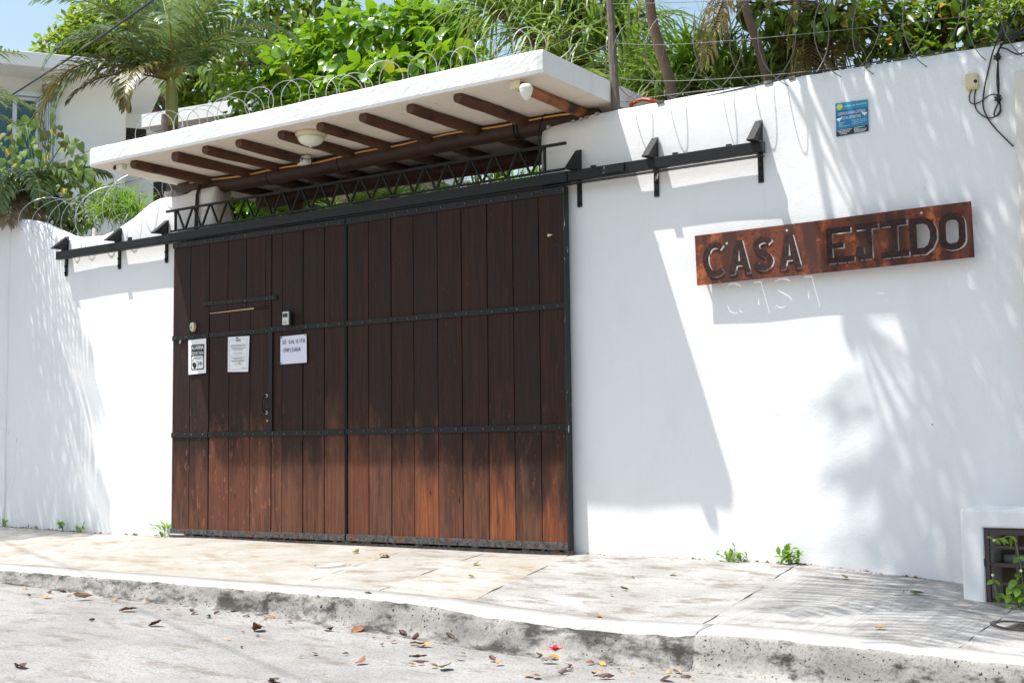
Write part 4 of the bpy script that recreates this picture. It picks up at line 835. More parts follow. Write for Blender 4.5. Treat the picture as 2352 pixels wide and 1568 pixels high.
post('fence_post', P(379, 320, .35), P(377, 264, .35), .03, .028, M['weathered_post'], 'short grey timber stake in the wire on the left of the canopy')
obj('concrete_post', MB().box(-.36, -.25, .2, .29, 2.85, 3.02), M['old_concrete'], None, bevel=.006, label='short concrete stub post under the left canopy end', cat='post')
obj('concrete_post', MB().box(-.335, -.27, .32, .4, 2.7, 3.2), M['cream_plaster'], None, bevel=.004, label='pale post standing behind the left wall end', cat='post')
def strand(pts, label, r=.0022, m='dull_wire', barb=.12):
    pts = smooth_pts(pts, 10); mb = MB().tube(pts, r, 4, False); barbs(mb, pts, barb, .008)
    return obj('barbed_strand', mb, M[m], None, label=label, cat='barbed wire', group='barbed strands')
strand([P(-30, 425, .25), P(120, 375, .25), P(260, 330, .25), P(400, 292, .25)], 'rusty barbed strand running from the left plants to the canopy top', m='dark_rust')
strand([P(420, 296, .3), P(640, 245, .3), P(860, 192, .3), P(1080, 150, .3), P(1400, 45, .2)], 'rusty barbed strand over the canopy razor wire', m='dark_rust')
strand([P(150, 460, .25), P(270, 425, .25), P(380, 395, .25)], 'thin strand sagging behind the left canopy end', m='dark_rust')
for k, (yl, ys, lb) in enumerate((((10, 6, -4, -28), 0, 'uppermost'), ((100, 102, 78, 40), 0, 'second from the top'), ((180, 186, 165, 118), 0, 'third from the top'), ((238, 215, 185, 140), 0, 'lowest'))):
    strand([P(1404, yl[0], .18), P(1560, yl[1], .2), P(1850, yl[2], .2), P(2200, yl[3], .2), P(2500, yl[3]-35, .2)], lb+' barbed strand along the right wall top')
for k in range(3): strand([P(1240+40*k, 120+22*k, .2), P(1330, 75+55*k, .2), P(1404, 30+70*k, .18)], 'thin barbed strand %s from the canopy to the timber post' % ('rising highest', 'in the middle', 'running lowest')[k])
strand([P(1430, 262, .12)]+[P(x, y, .11) for x, y in ((1600, 226), (1850, 171), (2130, 123), (2352, 85), (2600, 40))], 'dark wire lying along the right wall edge', r=.004, m='black_rubber', barb=.05)
# overhead cables
cable('overhead_cable', [P(-160, 330, 3.0), P(0, 235, 1.8), P(150, 140, .8), P(310, 30, -.3), P(420, -50, -1.0)], .011, 'dark overhead cable crossing the upper left corner')
a_, b_ = GP(250, 1372), GP(700, 1566); t_ = 7.2
cable('street_cable', [a_-SUN*t_+(a_-b_)*2, a_-SUN*t_, b_-SUN*t_, b_-SUN*t_+(b_-a_)*2], .008, 'street cable hanging high above the road')

# ================================================================== plants: builders
def rot_to(d, up):
    y = d.normalized(); z = up-y*up.dot(y)
    if z.length < 1e-3: z = Vector((1, 0, 0))-y*y.x
    z.normalize(); x = y.cross(z); return Matrix((x, y, z)).transposed()
def leaf_tpl(shape, curl=.25, fold=.15, wav=0):
    V = []; F = []
    for i, (t, w_) in enumerate(shape):
        z = -curl*t*t; V += [(-w_, t-.06*abs(w_), z+fold*w_+wav*math.sin(i*2.1)), (0, t, z), (w_, t-.06*abs(w_), z+fold*w_-wav*math.sin(i*2.7+1))]
    for i in range(len(shape)-1):
        a = i*3; F += [(a, a+1, a+4), (a, a+4, a+3), (a+1, a+2, a+5), (a+1, a+5, a+4)]
    return np.array(V, np.float32), np.array(F, np.int32)
BROAD = [(0, .01), (.08, .03), (.2, .19), (.42, .29), (.68, .23), (.9, .08), (1, .003)]
OVAL = [(0, .01), (.2, .2), (.55, .27), (.85, .14), (1, .004)]
HEART = [(0, .02), (.02, .3), (.22, .46), (.5, .42), (.78, .22), (1, .01)]
TPL = {'broad': [leaf_tpl(BROAD, c, f, w_) for c, f, w_ in ((.25, .3, .015), (.45, .15, .02), (.1, .35, .02), (.6, .1, .015))], 'oval': [leaf_tpl(OVAL, c, f, .0) for c, f in ((.2, .3), (.4, .2), (.05, .4))],
       'heart': [leaf_tpl(HEART, c, f, .03) for c, f in ((.35, .25), (.55, .1), (.2, .4), (.75, .2))], 'tiny': [(np.array([(0, 0, 0), (-.3, .5, .06), (0, 1, -.1), (.3, .5, .06)], np.float32), np.array([(0, 1, 2), (0, 2, 3)], np.int32))]}
def leaves_np(kind, items):                                 # items: (pos, dir, up, size)
    VV = []; FF = []; RR = []; n = 0; tp = TPL[kind]
    for i, (p, d, u, s) in enumerate(items):
        V, F = tp[i % len(tp)]; Rm = np.array(rot_to(d, u), np.float32); VV.append((V*s) @ Rm.T+np.array(p, np.float32)); FF.append(F+n); n += len(V); RR.append(np.full(len(V), random.random(), np.float32))
    return np.concatenate(VV), np.concatenate(FF), np.concatenate(RR)
LM = {}
def leaf_objs(kind, items, m, parent, name='leaf'):         # single leaves as parts, mesh data shared
    for i, (p, d, u, s) in enumerate(items):
        key = (kind, i % len(TPL[kind]), m, random.choice((0, 1, 2, 3, 0, 1, 2, 3, 0, 1, 2, 3, 4)))
        if key not in LM:
            V, F = TPL[kind][key[1]]; me = np_mesh(name, V, F, np.full(len(V), (.08, .35, .6, .82, .99)[key[3]])); me.materials.append(M[m]); LM[key] = me
        o = bpy.data.objects.new(name, LM[key]); col.objects.link(o); o.parent = parent
        o.matrix_local = Matrix.Translation(Vector(p)-BASE[parent.name]) @ rot_to(d, u).to_4x4() @ Matrix.Scale(s, 4)
def rv(): 
    v = Vector((random.gauss(0, 1), random.gauss(0, 1), random.gauss(0, 1))); return v.normalized()
UP = Vector((0, 0, 1))
def px_r(px, py, r, Y): c = P(px, py, Y); return c, r*(c-CPV).dot(CF)/FPX
def blob_items(blobs, n, size, out=.6, droop=.3, shell=.55, flat=1.0, var=.3):
    tot = sum(b[1]**2 for b in blobs); it = []
    for c, r in blobs:
        for i in range(int(n*r*r/tot)):
            v = rv(); q = shell+(1-shell)*random.random()**.6; p = c+Vector((v.x, v.y, v.z*flat))*r*q
            d = (v*out+rv()*.7-UP*droop).normalized(); u = (UP*.8+v*.6+rv()*.45+(-SUN)*.3)
            it.append((p, d, u, size*random.uniform(1-var, 1+var)))
    return it
def limb(mb, a, b, r0, r1, bend=.1, n=7, sides=7):
    a, b = Vector(a), Vector(b); o = rv()*bend*(b-a).length
    mb.tube([a+(b-a)*t/n+o*math.sin(math.pi*t/n)*.7 for t in range(n+1)], [r0+(r1-r0)*t/n for t in range(n+1)], sides)
def crown_tree(name, label, blobs, n, size, kind, m, trunk, bark, cat='tree', single=0, group=None, **kw):
    base = Vector(trunk[0]); t = thing(name, base, label, cat, group)
    mb = MB(); mb.tube(smooth_pts(trunk, 5), [lerp(i/((len(trunk)-1)*5), [(0, kw.get('r0', .1)), (1, kw.get('r1', .05))]) for i in range((len(trunk)-1)*5+1)], 9)
    obj('trunk', mb, M[bark], t, smooth=True)
    top = Vector(trunk[-1]); mb = MB()
    for c, r in blobs:
        limb(mb, top, c, kw.get('r1', .05)*.8, .012, .12)
        for k in range(4): limb(mb, c*.7+top*.3, c+rv()*r*.8, .016, .005, .2, 5, 5)
    obj('branches', mb, M[bark], t, smooth=True)
    it = blob_items(blobs, n, size, **{k: v for k, v in kw.items() if k in ('out', 'droop', 'shell', 'flat', 'var')})
    if single:
        it.sort(key=lambda q: (Vector(q[0])-CPV).length); near = it[:len(it)//2]; random.shuffle(near); pick = near[:single]; ids = set(id(q) for q in pick); it = [q for q in it if id(q) not in ids]
        leaf_objs(kind, pick, m, t)
    V, F, R_ = leaves_np(kind, it); o = link('crown', np_mesh('crown', V, F, R_), M[m], t); o['kind'] = 'stuff'
    return t
def frond_geo(base, d0, L, droop, nl, ll, lw, hang=.35, fwd=.75, taper=.25, side_up=.15, seed=0, rr=.012, twist=0, sag=1.4):
    # pinnate palm leaf: rachis + two rows of blades. returns V, F(tris), rnd, material index
    rnd_ = random.Random(seed); d = Vector(d0).normalized(); el = math.asin(max(-1, min(1, d.z))); az = math.atan2(d.y, d.x); n = 18; pts = [Vector(base)]
    for i in range(n):
        e = el-droop*((i+.5)/n)**sag; pts.append(pts[-1]+Vector((math.cos(az)*math.cos(e), math.sin(az)*math.cos(e), math.sin(e)))*L/n)
    mb = MB().tube(pts, [rr*(1-.8*i/n) for i in range(n+1)], 5, False); V = list(mb.v); F = []; MI = []
    for f in mb.f: F += [(f[0], f[1], f[2]), (f[0], f[2], f[3])]; MI += [1, 1]
    R_ = [.5]*len(V)
    for k in range(nl):
        u = .1+.9*(k+.5)/nl; q = u*n; i = min(int(q), n-1); p = pts[i].lerp(pts[i+1], q-i); t = (pts[i+1]-pts[i]).normalized()
        s = t.cross(UP); s = s.normalized() if s.length > .05 else Vector((math.sin(az), -math.cos(az), 0)); nrm = s.cross(t)
        if twist: s = s*math.cos(twist*u)+nrm*math.sin(twist*u); nrm = s.cross(t)
        prof = (math.sin(math.pi*min(1, .22+u*.72)))**.7*(1-taper*u)
        for sg in (-1, 1):
            l = ll*prof*rnd_.uniform(.85, 1.1); dd = (s*sg+t*fwd*rnd_.uniform(.8, 1.25)*(.6+u)+nrm*side_up*rnd_.uniform(0, 2)).normalized()
            a = p; b = a+dd*l*.45; dd2 = (dd-UP*hang*rnd_.uniform(.5, 1.6)).normalized(); c = b+dd2*l*.33; dd3 = (dd2-UP*hang*rnd_.uniform(.7, 2)).normalized(); e = c+dd3*l*.25
            wv = dd.cross(nrm).normalized()*lw/2; n0 = len(V); fo = nrm*lw*.2
            V += [a+wv*.4, a-wv*.4, b+wv+fo, b-wv-fo*.3, c+wv*.8, c-wv*.8, e]; F += [(n0, n0+1, n0+3), (n0, n0+3, n0+2), (n0+2, n0+3, n0+5), (n0+2, n0+5, n0+4), (n0+4, n0+5, n0+6)]; MI += [0]*5; R_ += [rnd_.random()]*7
    return V, F, R_, MI
def frond(parent, base, d0, L, droop, nl, ll, lw, m='palm_leaf', m2='rachis', name='frond', **kw):
    V, F, R_, MI = frond_geo(base, d0, L, droop, nl, ll, lw, seed=random.random(), **kw); return link(name, np_mesh(name, [tuple(v) for v in V], F, R_, MI, False), [M[m], M[m2]], parent)
def ribbons(items):                                         # arching strap leaves: (base, dir, L, w, droop)
    V = []; F = []; R_ = []
    for base, d, L, w_, dr in items:
        d = Vector(d).normalized(); p = Vector(base); n = 7; s = d.cross(UP); s = s.normalized() if s.length > .05 else Vector((1, 0, 0)); s = (s+rv()*.35).normalized(); r = random.random(); n0 = len(V)
        for i in range(n+1):
            t = i/n; ww = w_*(.55+.45*min(1, t*5))*(1-t**2.5)+.0006; V += [p+s*ww/2, p-s*ww/2]; R_ += [r, r]
            p = p+d*L/n; d = (d-UP*dr*(.4+t)/n*1.6+rv()*.04).normalized()
        for i in range(n): a = n0+2*i; F += [(a, a+1, a+3), (a, a+3, a+2)]
    return V, F, R_
def rosette(c, n, L, w_, dr, axis=UP, spread=1.0, lo=-.35):
    it = []
    while len(it) < n:
        v = rv()
        if v.dot(axis) < lo: continue
        it.append((Vector(c)+v*.03, v*spread+axis*.25, L*random.uniform(.7, 1.15), w_*random.uniform(.7, 1.2), dr*random.uniform(.6, 1.4)))
    return it
def strap_plant(name, label, heads, n, L, w_, dr, m, trunk=None, bark='palm_bark', cat='plant', spread=1., lo=-.35, group=None, r=.06):
    base = Vector(trunk[0][0]) if trunk else Vector(heads[0])-UP*.3
    t = thing(name, base, label, cat, group)
    for tr_ in (trunk or []):
        ps = smooth_pts(tr_, 5); obj('trunk', MB().tube(ps, [r*(1-.4*i/len(ps)) for i in range(len(ps))], 10), M[bark], t, smooth=True)
    for h in heads:
        V, F, R_ = ribbons(rosette(h, n, L, w_, dr, spread=spread, lo=lo)); link('leaf_head', np_mesh('leaf_head', [tuple(v) for v in V], F, R_, None, False), M[m], t)
    return t
def idir(right, up, toward):                                # direction given as right / up / towards the viewer
    rr = Vector((CR.x, CR.y, 0)).normalized(); ff = Vector((CF.x, CF.y, 0)).normalized(); return rr*right+UP*up-ff*toward

# ================================================================== house behind on the left
hu = Vector((.555, .832, 0)).normalized(); hn = Vector((.832, -.555, 0)).normalized()
h0 = PD(60, 300, 19.0)
def HP(x, y, off=0): return PP(x, y, h0+hn*off, hn)
hs = thing('white_house', Vector((h0.x, h0.y, 0)), 'white flat-roofed house with aluminium window behind the left wall', 'house')
def hbox(mb, a, b, d0, d1, z0=None, z1=None):              # box between two picture points on the facade, from offset d0 to d1 (positive = towards street)
    pa, pb = a, b; z0 = min(pa.z, pb.z) if z0 is None else z0; z1 = max(pa.z, pb.z) if z1 is None else z1
    u0, u1 = sorted(((pa-h0).dot(hu), (pb-h0).dot(hu)))
    vs = [h0+hu*u+hn*d+Vector((0, 0, z-h0.z)) for z in (z0, z1) for u, d in ((u0, d0), (u1, d0), (u1, d1), (u0, d1))]
    return mb.add(vs, BF)
zf0, zf1 = HP(0, 147, .6).z, HP(0, 113, .6).z
wl, wr_ = HP(-120, 300), HP(286, 300)
wy0, wy1 = HP(20, 480).z, HP(40, 222).z; wx0, wx1 = HP(-75, 300), HP(88, 300)
obj('wall', hbox(MB(), wl, HP(-76, 300), -.22, 0, 0, zf0), M['house_plaster'], hs)
obj('wall', hbox(MB(), wx1, wr_, -.22, 0, 0, zf0), M['house_plaster'], hs)
obj('wall', hbox(MB(), wx0, wx1, -.22, -.001, 0, wy0), M['house_plaster'], hs); obj('wall', hbox(MB(), wx0, wx1, -.22, -.001, wy1, zf0), M['house_plaster'], hs)
obj('side_wall', hbox(MB(), wr_, HP(292, 300), -5, -.2, 0, zf0), M['house_plaster'], hs)
obj('porch_wall', hbox(MB(), HP(284, 300), HP(470, 300), -1.7, -1.5, 0, zf0), M['house_plaster'], hs)
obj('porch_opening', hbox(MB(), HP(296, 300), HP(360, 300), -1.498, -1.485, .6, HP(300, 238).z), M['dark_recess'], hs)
obj('roof', hbox(MB(), HP(-180, 130, .6), HP(383, 160, .6), -6, .62, zf0, zf1), M['house_plaster'], hs, bevel=.01)
wn = obj('window', hbox(hbox(hbox(hbox(hbox(MB(), HP(-78, 300), HP(-70, 300), -.1, .02, wy0, wy1), HP(81, 300), HP(89, 300), -.1, .02, wy0, wy1), HP(28, 300), HP(38, 300), -.08, .01, wy0, wy1), HP(-70, 300), HP(81, 300), -.1, .02, wy1-.05, wy1), HP(-70, 300), HP(81, 300), -.1, .03, wy0, wy0+.05), M['aluminium'], hs)
obj('pane', hbox(MB(), HP(-70, 300), HP(28, 300), -.05, -.04, wy0+.05, wy1-.05), M['window_glass'], wn); obj('pane', hbox(MB(), HP(38, 300), HP(81, 300), -.05, -.04, wy0+.05, wy1-.05), M['window_glass'], wn)
for i in range(30):
    z = wy0+.06+(wy1-wy0-.12)*i/29; mb = MB(); a, b = HP(-70, 300), HP(81, 300); u0, u1 = (a-h0).dot(hu), (b-h0).dot(hu)
    vs = [h0+hu*u+hn*d+Vector((0, 0, z+dz-h0.z)) for u in (u0, u1) for d, dz in ((-.14, -.012), (-.14, -.009), (-.11, .022), (-.11, .019))]
    obj('blind_slat', mb.add(vs, [(0, 1, 2, 3), (7, 6, 5, 4), (0, 4, 5, 1), (1, 5, 6, 2), (2, 6, 7, 3), (3, 7, 4, 0)]), M['blind'], wn)
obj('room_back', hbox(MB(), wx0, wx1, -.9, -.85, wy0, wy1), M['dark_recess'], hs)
sh = obj('shutter_track', hbox(hbox(MB(), HP(-80, 300), HP(130, 300), .001, .07, wy1+.005, wy1+.07), HP(124, 300), HP(130, 300), .001, .05, wy0, wy1), M['aluminium'], hs)
for i, x in enumerate((91, 95, 98.5, 102, 106, 111, 117)):
    obj('shutter_panel', hbox(MB(), HP(x, 300), HP(x+(2.2 if i < 4 else 3.6), 300), .01, .09-.01*i, wy0, wy1-.01), M['aluminium'], sh)
pl_ = HP(118, 165, .25); wlm = thing('wall_lamp', pl_, 'grey half-round lamp under the eaves of the white house', 'lamp')
obj('lamp_plate', hbox(MB(), HP(103, 300, 0), HP(135, 300, 0), .0, .22, zf0-.12, zf0-.075), M['house_plaster'], wlm); c_ = HP(118.5, 300, 0)
obj('lamp_bowl', MB().lathe((c_.x+hn.x*.11, c_.y+hn.y*.11, zf0-.121), [(.15, 0), (.145, -.06), (.11, -.14), (.05, -.19), (.01, -.2)], 16), M['lamp_grey'], wlm, smooth=True)
wg = thing('house_wing', PD(330, 330, 20.5), 'low white wing with a sloping-looking roof slab behind the palm trunk', 'house')
def wbox(mb, pts2, z0, z1): return mb.prism([(p.x, p.y) for p in pts2], lambda a, b, d: (a, b, d), z0, z1)
A_ = PD(352, 262, 17.0); du = Vector((-.14, .99, 0)); dn = Vector((-.99, -.14, 0))
obj('roof_slab', wbox(MB(), [A_-dn*1.6, A_+du*9-dn*1.6, A_+du*9+dn*.2, A_+dn*.2], A_.z-.16, A_.z+.02), M['house_plaster'], wg); B_ = A_-dn*.1+du*.5
obj('wing_wall', wbox(MB(), [B_, B_+du*8, B_+du*8+dn*.2, B_+dn*.2], 0, A_.z-.161), M['house_plaster'], wg)
obj('wing_front', wbox(MB(), [B_+du*1.2+dn*7, B_+du*1.2, B_+du*1.4, B_+du*1.4+dn*7], 0, A_.z-.1615), M['house_plaster'], wg)
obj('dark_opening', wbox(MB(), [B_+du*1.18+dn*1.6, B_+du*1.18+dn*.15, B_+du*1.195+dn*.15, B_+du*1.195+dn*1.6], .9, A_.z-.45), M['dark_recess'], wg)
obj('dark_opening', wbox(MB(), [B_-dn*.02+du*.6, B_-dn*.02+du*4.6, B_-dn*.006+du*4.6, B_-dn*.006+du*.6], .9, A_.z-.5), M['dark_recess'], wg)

# ================================================================== plants: what grows where
# --- feather palm between house and canopy
pb = P(397, 420, 1.7); pt = P(393, 178, 1.7); px_ = (pt-CPV).dot(CF)/FPX
pm = thing('feather_palm', (pb.x, pb.y, 0), 'feather palm with drooping fronds in front of the white house', 'palm tree')
obj('trunk', MB().tube([(pb.x, pb.y, 0), (pb.x, pb.y, 1.5), pb, P(395, 290, 1.7)], [.1, .085, .07, .062], 12), M['palm_bark'], pm, smooth=True)
obj('crownshaft', MB().tube([P(395, 292, 1.7), P(395, 270, 1.7), P(394, 220, 1.7), P(393, 190, 1.7), pt], [.062, .07, .066, .05, .03], 12), M['crownshaft'], pm, smooth=True)
hd_ = P(393, 185, 1.7)
for d, L, dr, nl, ll, m in ((idir(-.45, 1.0, .3), 1.15, 1.6, 44, .34, 'palm_leaf'), (idir(-.8, .9, .5), 1.05, 2.0, 42, .34, 'palm_leaf'), (idir(-.12, 1, -.2), 1.1, .7, 44, .36, 'palm_leaf'), (idir(.35, 1, .2), 1.15, .9, 44, .36, 'palm_leaf'), (idir(.75, .85, .25), 1.25, 1.75, 48, .36, 'palm_leaf'), (idir(.62, 1, -.6), 1.2, 1.2, 44, .36, 'palm_leaf'),
                          (idir(-.95, .5, .35), 1.25, 2.4, 46, .36, 'olive_palm'), (idir(-.8, .45, .1), 1.35, 2.5, 46, .38, 'olive_palm'), (idir(-.7, .3, .5), 1.1, 2.0, 44, .36, 'palm_leaf'), (idir(-.35, .35, 1), .75, 2.2, 40, .3, 'olive_palm'), (idir(.2, .9, .9), 1.0, 1.5, 40, .34, 'palm_leaf'), (idir(-.3, .8, -1), 1.1, 1.2, 40, .34, 'palm_leaf'), (idir(.1, 1, -.1), 1.1, .3, 36, .34, 'palm_leaf'), (idir(-.25, 1, .2), 1.15, .9, 40, .36, 'palm_leaf'), (idir(.5, 1, .5), 1.15, 1.2, 40, .36, 'palm_leaf'), (idir(-.6, 1, -.3), 1.15, 1.3, 40, .36, 'palm_leaf'), (idir(.25, 1, -.6), 1.2, .8, 40, .36, 'palm_leaf'), (idir(-.6, .1, .4), .8, 1.2, 36, .3, 'dry_palm')):
    frond(pm, hd_+rv()*.02, d, L*1.52, dr, nl-2, ll*1.25, .034, m, 'rachis' if m != 'dry_palm' else 'brown_stem', hang=.35, rr=.014)
# --- broadleaf trees
def bl(lst): return [px_r(x, y, r, Y) for x, y, r, Y in lst]
def tb(x, Y): p = P(x, 700, Y); return Vector((p.x, p.y, 0))
crown_tree('broadleaf_tree', 'dense tree with big glossy bright green leaves behind the canopy', bl([(560, 300, 55, 2.6), (610, 235, 80, 2.7), (700, 170, 90, 2.9), (800, 105, 95, 3.0), (915, 95, 100, 3.0), (1020, 95, 85, 3.1), (1085, 180, 70, 2.9), (990, 190, 85, 2.6), (880, 215, 95, 2.5), (770, 245, 90, 2.5), (680, 285, 75, 2.4), (1040, 60, 60, 3.2), (960, 55, 60, 3.3), (740, 130, 70, 3.2)]), 3300, .175, 'broad', 'broad_leaf', [tb(840, 2.9), tb(840, 2.9)+Vector((.1, 0, 1.6)), P(850, 260, 2.9)], 'bark', single=300, droop=.35, shell=.5, r0=.11, r1=.07)
crown_tree('tall_tree', 'darker loose-leaved tree rising behind the big-leaved tree', bl([(590, 60, 75, 5.5), (650, 20, 80, 5.6), (700, 90, 60, 5.5), (520, 150, 70, 5.6), (560, 210, 60, 5.5), (760, -20, 70, 5.8), (480, 60, 50, 5.8)]), 1700, .15, 'oval', 'dull_leaf', [tb(640, 5.6), tb(640, 5.6)+Vector((.2, 0, 2.5)), P(630, 160, 5.6)], 'bark', droop=.5, shell=.3, r0=.14, r1=.07)
far = lambda lst: [(PD(x, y, D), r*D/FPX*1.15) for x, y, r, D in lst]
crown_tree('garden_tree', 'yellow-green tree with fine leaves above the white house roof', far([(135, 140, 55, 26), (190, 95, 62, 26), (235, 60, 65, 26), (280, 115, 65, 26), (200, 160, 60, 26), (320, 60, 65, 27), (370, 140, 70, 27), (430, 190, 70, 27), (480, 130, 60, 27), (455, 260, 60, 27), (400, 60, 60, 27), (105, 175, 35, 26), (500, 300, 45, 27), (290, 20, 50, 26)]), 9000, .17, 'tiny', 'fine_leaf', [PD(400, 900, 27), PD(410, 500, 27), PD(400, 300, 27)], 'bark', droop=.2, shell=.35, r0=.25, r1=.14)
crown_tree('street_tree', 'fine-leaved tree at the far upper right corner', far([(2300, 60, 55, 20), (2340, 20, 60, 20), (2290, 110, 40, 20), (2420, 60, 70, 20)]), 2400, .13, 'tiny', 'fine_leaf', [PD(2420, 900, 20), PD(2400, 400, 20), PD(2370, 150, 20)], 'bark', droop=.2, shell=.3, r0=.15, r1=.08)
crown_tree('yellow_leaf_tree', 'tree with dark green and yellow leaves behind the right wall', bl([(1960, 60, 55, 1.9), (2030, 30, 65, 2.0), (2100, 60, 65, 2.0), (2170, 40, 65, 2.0), (2230, 70, 55, 1.9), (2060, 110, 55, 1.8), (2140, 120, 45, 1.8), (2250, 110, 40, 1.9), (1990, 130, 35, 1.8), (2200, -10, 60, 2.0)]), 1300, .085, 'oval', 'yellow_leaf_tree', [tb(2170, 2.1), tb(2170, 2.1)+Vector((0, 0, 1.6)), P(2160, 120, 2.1)], 'dark_bark', single=200, droop=.4, shell=.35, r0=.07, r1=.05)
crown_tree('overhanging_tree', 'leafy branch with pointed olive leaves hanging over the right wall', bl([(1770, 40, 45, 1.2), (1830, 50, 45, 1.2), (1890, 45, 45, 1.2), (1950, 30, 40, 1.3), (1720, 20, 35, 1.3)]), 300, .09, 'broad', 'dull_leaf', [tb(1900, 1.5), tb(1900, 1.5)+Vector((0, 0, 2)), P(1870, 10, 1.4)], 'dark_bark', single=120, droop=.7, shell=.2, r0=.05, r1=.03)
# --- strap-leaved plants
def heads(lst): return [P(x, y, Y) for x, y, Y in lst]
hh_ = heads([(1140, 25, 2.0), (1235, 75, 2.0), (1200, -15, 2.2), (1330, 20, 2.1), (1370, 110, 1.9), (1290, 150, 1.8), (1420, 60, 2.1), (1450, 170, 1.8), (1340, -40, 2.2)])
strap_plant('ponytail_tree', 'branching tree with long drooping strap leaves behind the canopy corner', hh_, 115, .85, .03, 2.0, 'strap_leaf', [[tb(1300, 2.0), tb(1300, 2.0)+Vector((0, 0, 2)), P(1300, 190, 2.0)]]+[[P(1300, 190, 2.0), P(1300, 160, 2.0).lerp(h, .5), h] for h in hh_], 'dark_bark', 'tree', group='strap-leaved plants', r=.07)
strap_plant('screw_pine', 'upright spiky strap-leaved plant in front of the leaning trunk', heads([(1595, 150, 1.5), (1560, 190, 1.4), (1640, 185, 1.5)]), 90, .62, .028, 1.2, 'grass_leaf', [[tb(1595, 1.5), P(1595, 240, 1.5), P(1595, 150, 1.5)]], group='strap-leaved plants', r=.045)
strap_plant('screw_pine', 'spiky strap-leaved plant between the two leaning trunks', heads([(1690, 170, 1.5), (1650, 215, 1.3), (1720, 210, 1.4)]), 80, .55, .026, 1.3, 'strap_leaf', [[tb(1690, 1.5), P(1690, 240, 1.5), P(1690, 170, 1.5)]], group='strap-leaved plants', r=.045)
strap_plant('screw_pine', 'low dark strap-leaved clump under the leaning trunks', heads([(1490, 210, 1.4), (1530, 215, 1.2), (1440, 225, 1.4), (1790, 165, 1.5)]), 110, .5, .028, 1.4, 'strap_leaf', [[tb(1490, 1.4), P(1490, 260, 1.4), P(1490, 210, 1.4)]], group='strap-leaved plants', r=.045)
strap_plant('yucca', 'straw and green strap-leaved plant behind the right wall top', heads([(1870, 120, 1.6), (1915, 95, 1.7), (1840, 150, 1.5)]), 80, .62, .022, 1.5, 'olive_palm', [[tb(1880, 1.6), P(1880, 200, 1.6), P(1880, 120, 1.6)]], group='strap-leaved plants', r=.045)
# plants of the courtyard seen between rail and beam
strap_plant('courtyard_plant', 'sunlit lime green strap-leaved clump in the courtyard, seen right of centre over the gate', heads([(1180, 470, 3.0), (1100, 485, 3.0), (1230, 450, 2.8), (1030, 490, 3.0), (1150, 440, 3.2)]), 130, .6, .022, 1.6, 'lime_leaf', [[tb(1150, 3.0), P(1150, 520, 3.0), P(1150, 470, 3.0)]], group='courtyard plants')
fp = thing('fan_palm', tb(760, 2.6), 'lime green fan palm in the courtyard, seen over the gate rail', 'palm tree', 'courtyard plants')
obj('trunk', MB().tube([tb(760, 2.6), P(760, 560, 2.6)], .05, 10), M['palm_bark'], fp)
for x, y, Y, rz in ((700, 470, 2.6, .4), (640, 490, 2.5, 0), (820, 470, 2.6, -.3), (900, 455, 2.7, .2), (600, 500, 2.6, .5), (960, 465, 2.8, -.2), (770, 495, 2.3, .1), (560, 500, 2.6, .2)):
    c = P(x, y, Y); it = []
    for k in range(26):
        a = math.radians(-150+300*k/25+math.degrees(rz)); d = idir(math.sin(a), .35*math.cos(a)+.25, .55*math.cos(a)+.2); it.append((c, d, random.uniform(.34, .46), .034, .9))
    V, F, R_ = ribbons(it); link('fan_leaf', np_mesh('fan_leaf', [tuple(v) for v in V], F, R_, None, False), M['lime_leaf'], fp)
crown_tree('courtyard_shrub', 'glossy-leaved shrub in the courtyard beside the left gate pier', bl([(520, 480, 45, 1.9), (545, 500, 50, 1.9), (580, 490, 40, 2.0), (505, 510, 35, 1.9)]), 260, .17, 'broad', 'broad_leaf', [tb(540, 2.0), P(540, 540, 2.0)], 'bark', 'shrub', droop=.5, r0=.03, r1=.02)
# --- leaning palms whose crowns hang over the street above the picture
def leaning_palm(path, r, label, fronds, crown_r, seedm='palm_leaf', ll=.55, lw=.038):
    ps = smooth_pts(path, 6); t = thing('leaning_palm', path[0], label, 'palm tree', 'leaning palms behind the right wall')
    obj('trunk', MB().tube(ps, [r*(1.15-.35*i/len(ps)+.04*(i % 2)) for i in range(len(ps))], 12), M['palm_bark'], t, smooth=True)
    c = ps[-1]; obj('bud', MB().tube([c-UP*.1, c+UP*.05, c+UP*.35, c+UP*.6], [r*1.1, r*1.2, r*.7, .01], 10), M['crownshaft'], t, smooth=True)
    for d, L, dr in fronds: frond(t, c+UP*.1, d, L, dr, 27, ll*1.15, lw*.8, seedm, 'rachis', hang=.18, fwd=.28, rr=.013)
    return t
ang = lambda a, e: (math.cos(math.radians(a)), math.sin(math.radians(a)), math.tan(math.radians(e)))
q0, q1 = P(1762, 195, 1.1), P(1716, 30, .75)
q2 = q1+(q1-q0)*1.6
leaning_palm([Vector((q0.x+.25, 1.5, 0)), q0+Vector((.05, .05, -1)), q0, q1, q1+(q1-q0)*.7, Vector((5.2, -.2, 4.7)), Vector((4.75, -1.05, 5.25))], .03, 'slim leaning palm trunk rising left of the blue security notice', [(ang(a, e), L, dr) for a, e, L, dr in
    ((-100, 8, 1.9, .9), (-72, 10, 2.1, .9), (-48, 8, 2.2, .9), (-60, 25, 2.4, .9), (-84, 20, 2.4, .8), (-40, 15, 2.5, .8), (-34, 25, 2.4, .8), (-24, 5, 2.5, .6), (-14, 35, 2.4, .9), (-6, 12, 2.6, .7), (4, 40, 2.4, 1.0), (10, 0, 2.5, .5), (18, 22, 2.5, .8), (27, 8, 2.4, .6), (36, 30, 2.2, .9), (-85, 35, 1.6, 1.1))], .3)
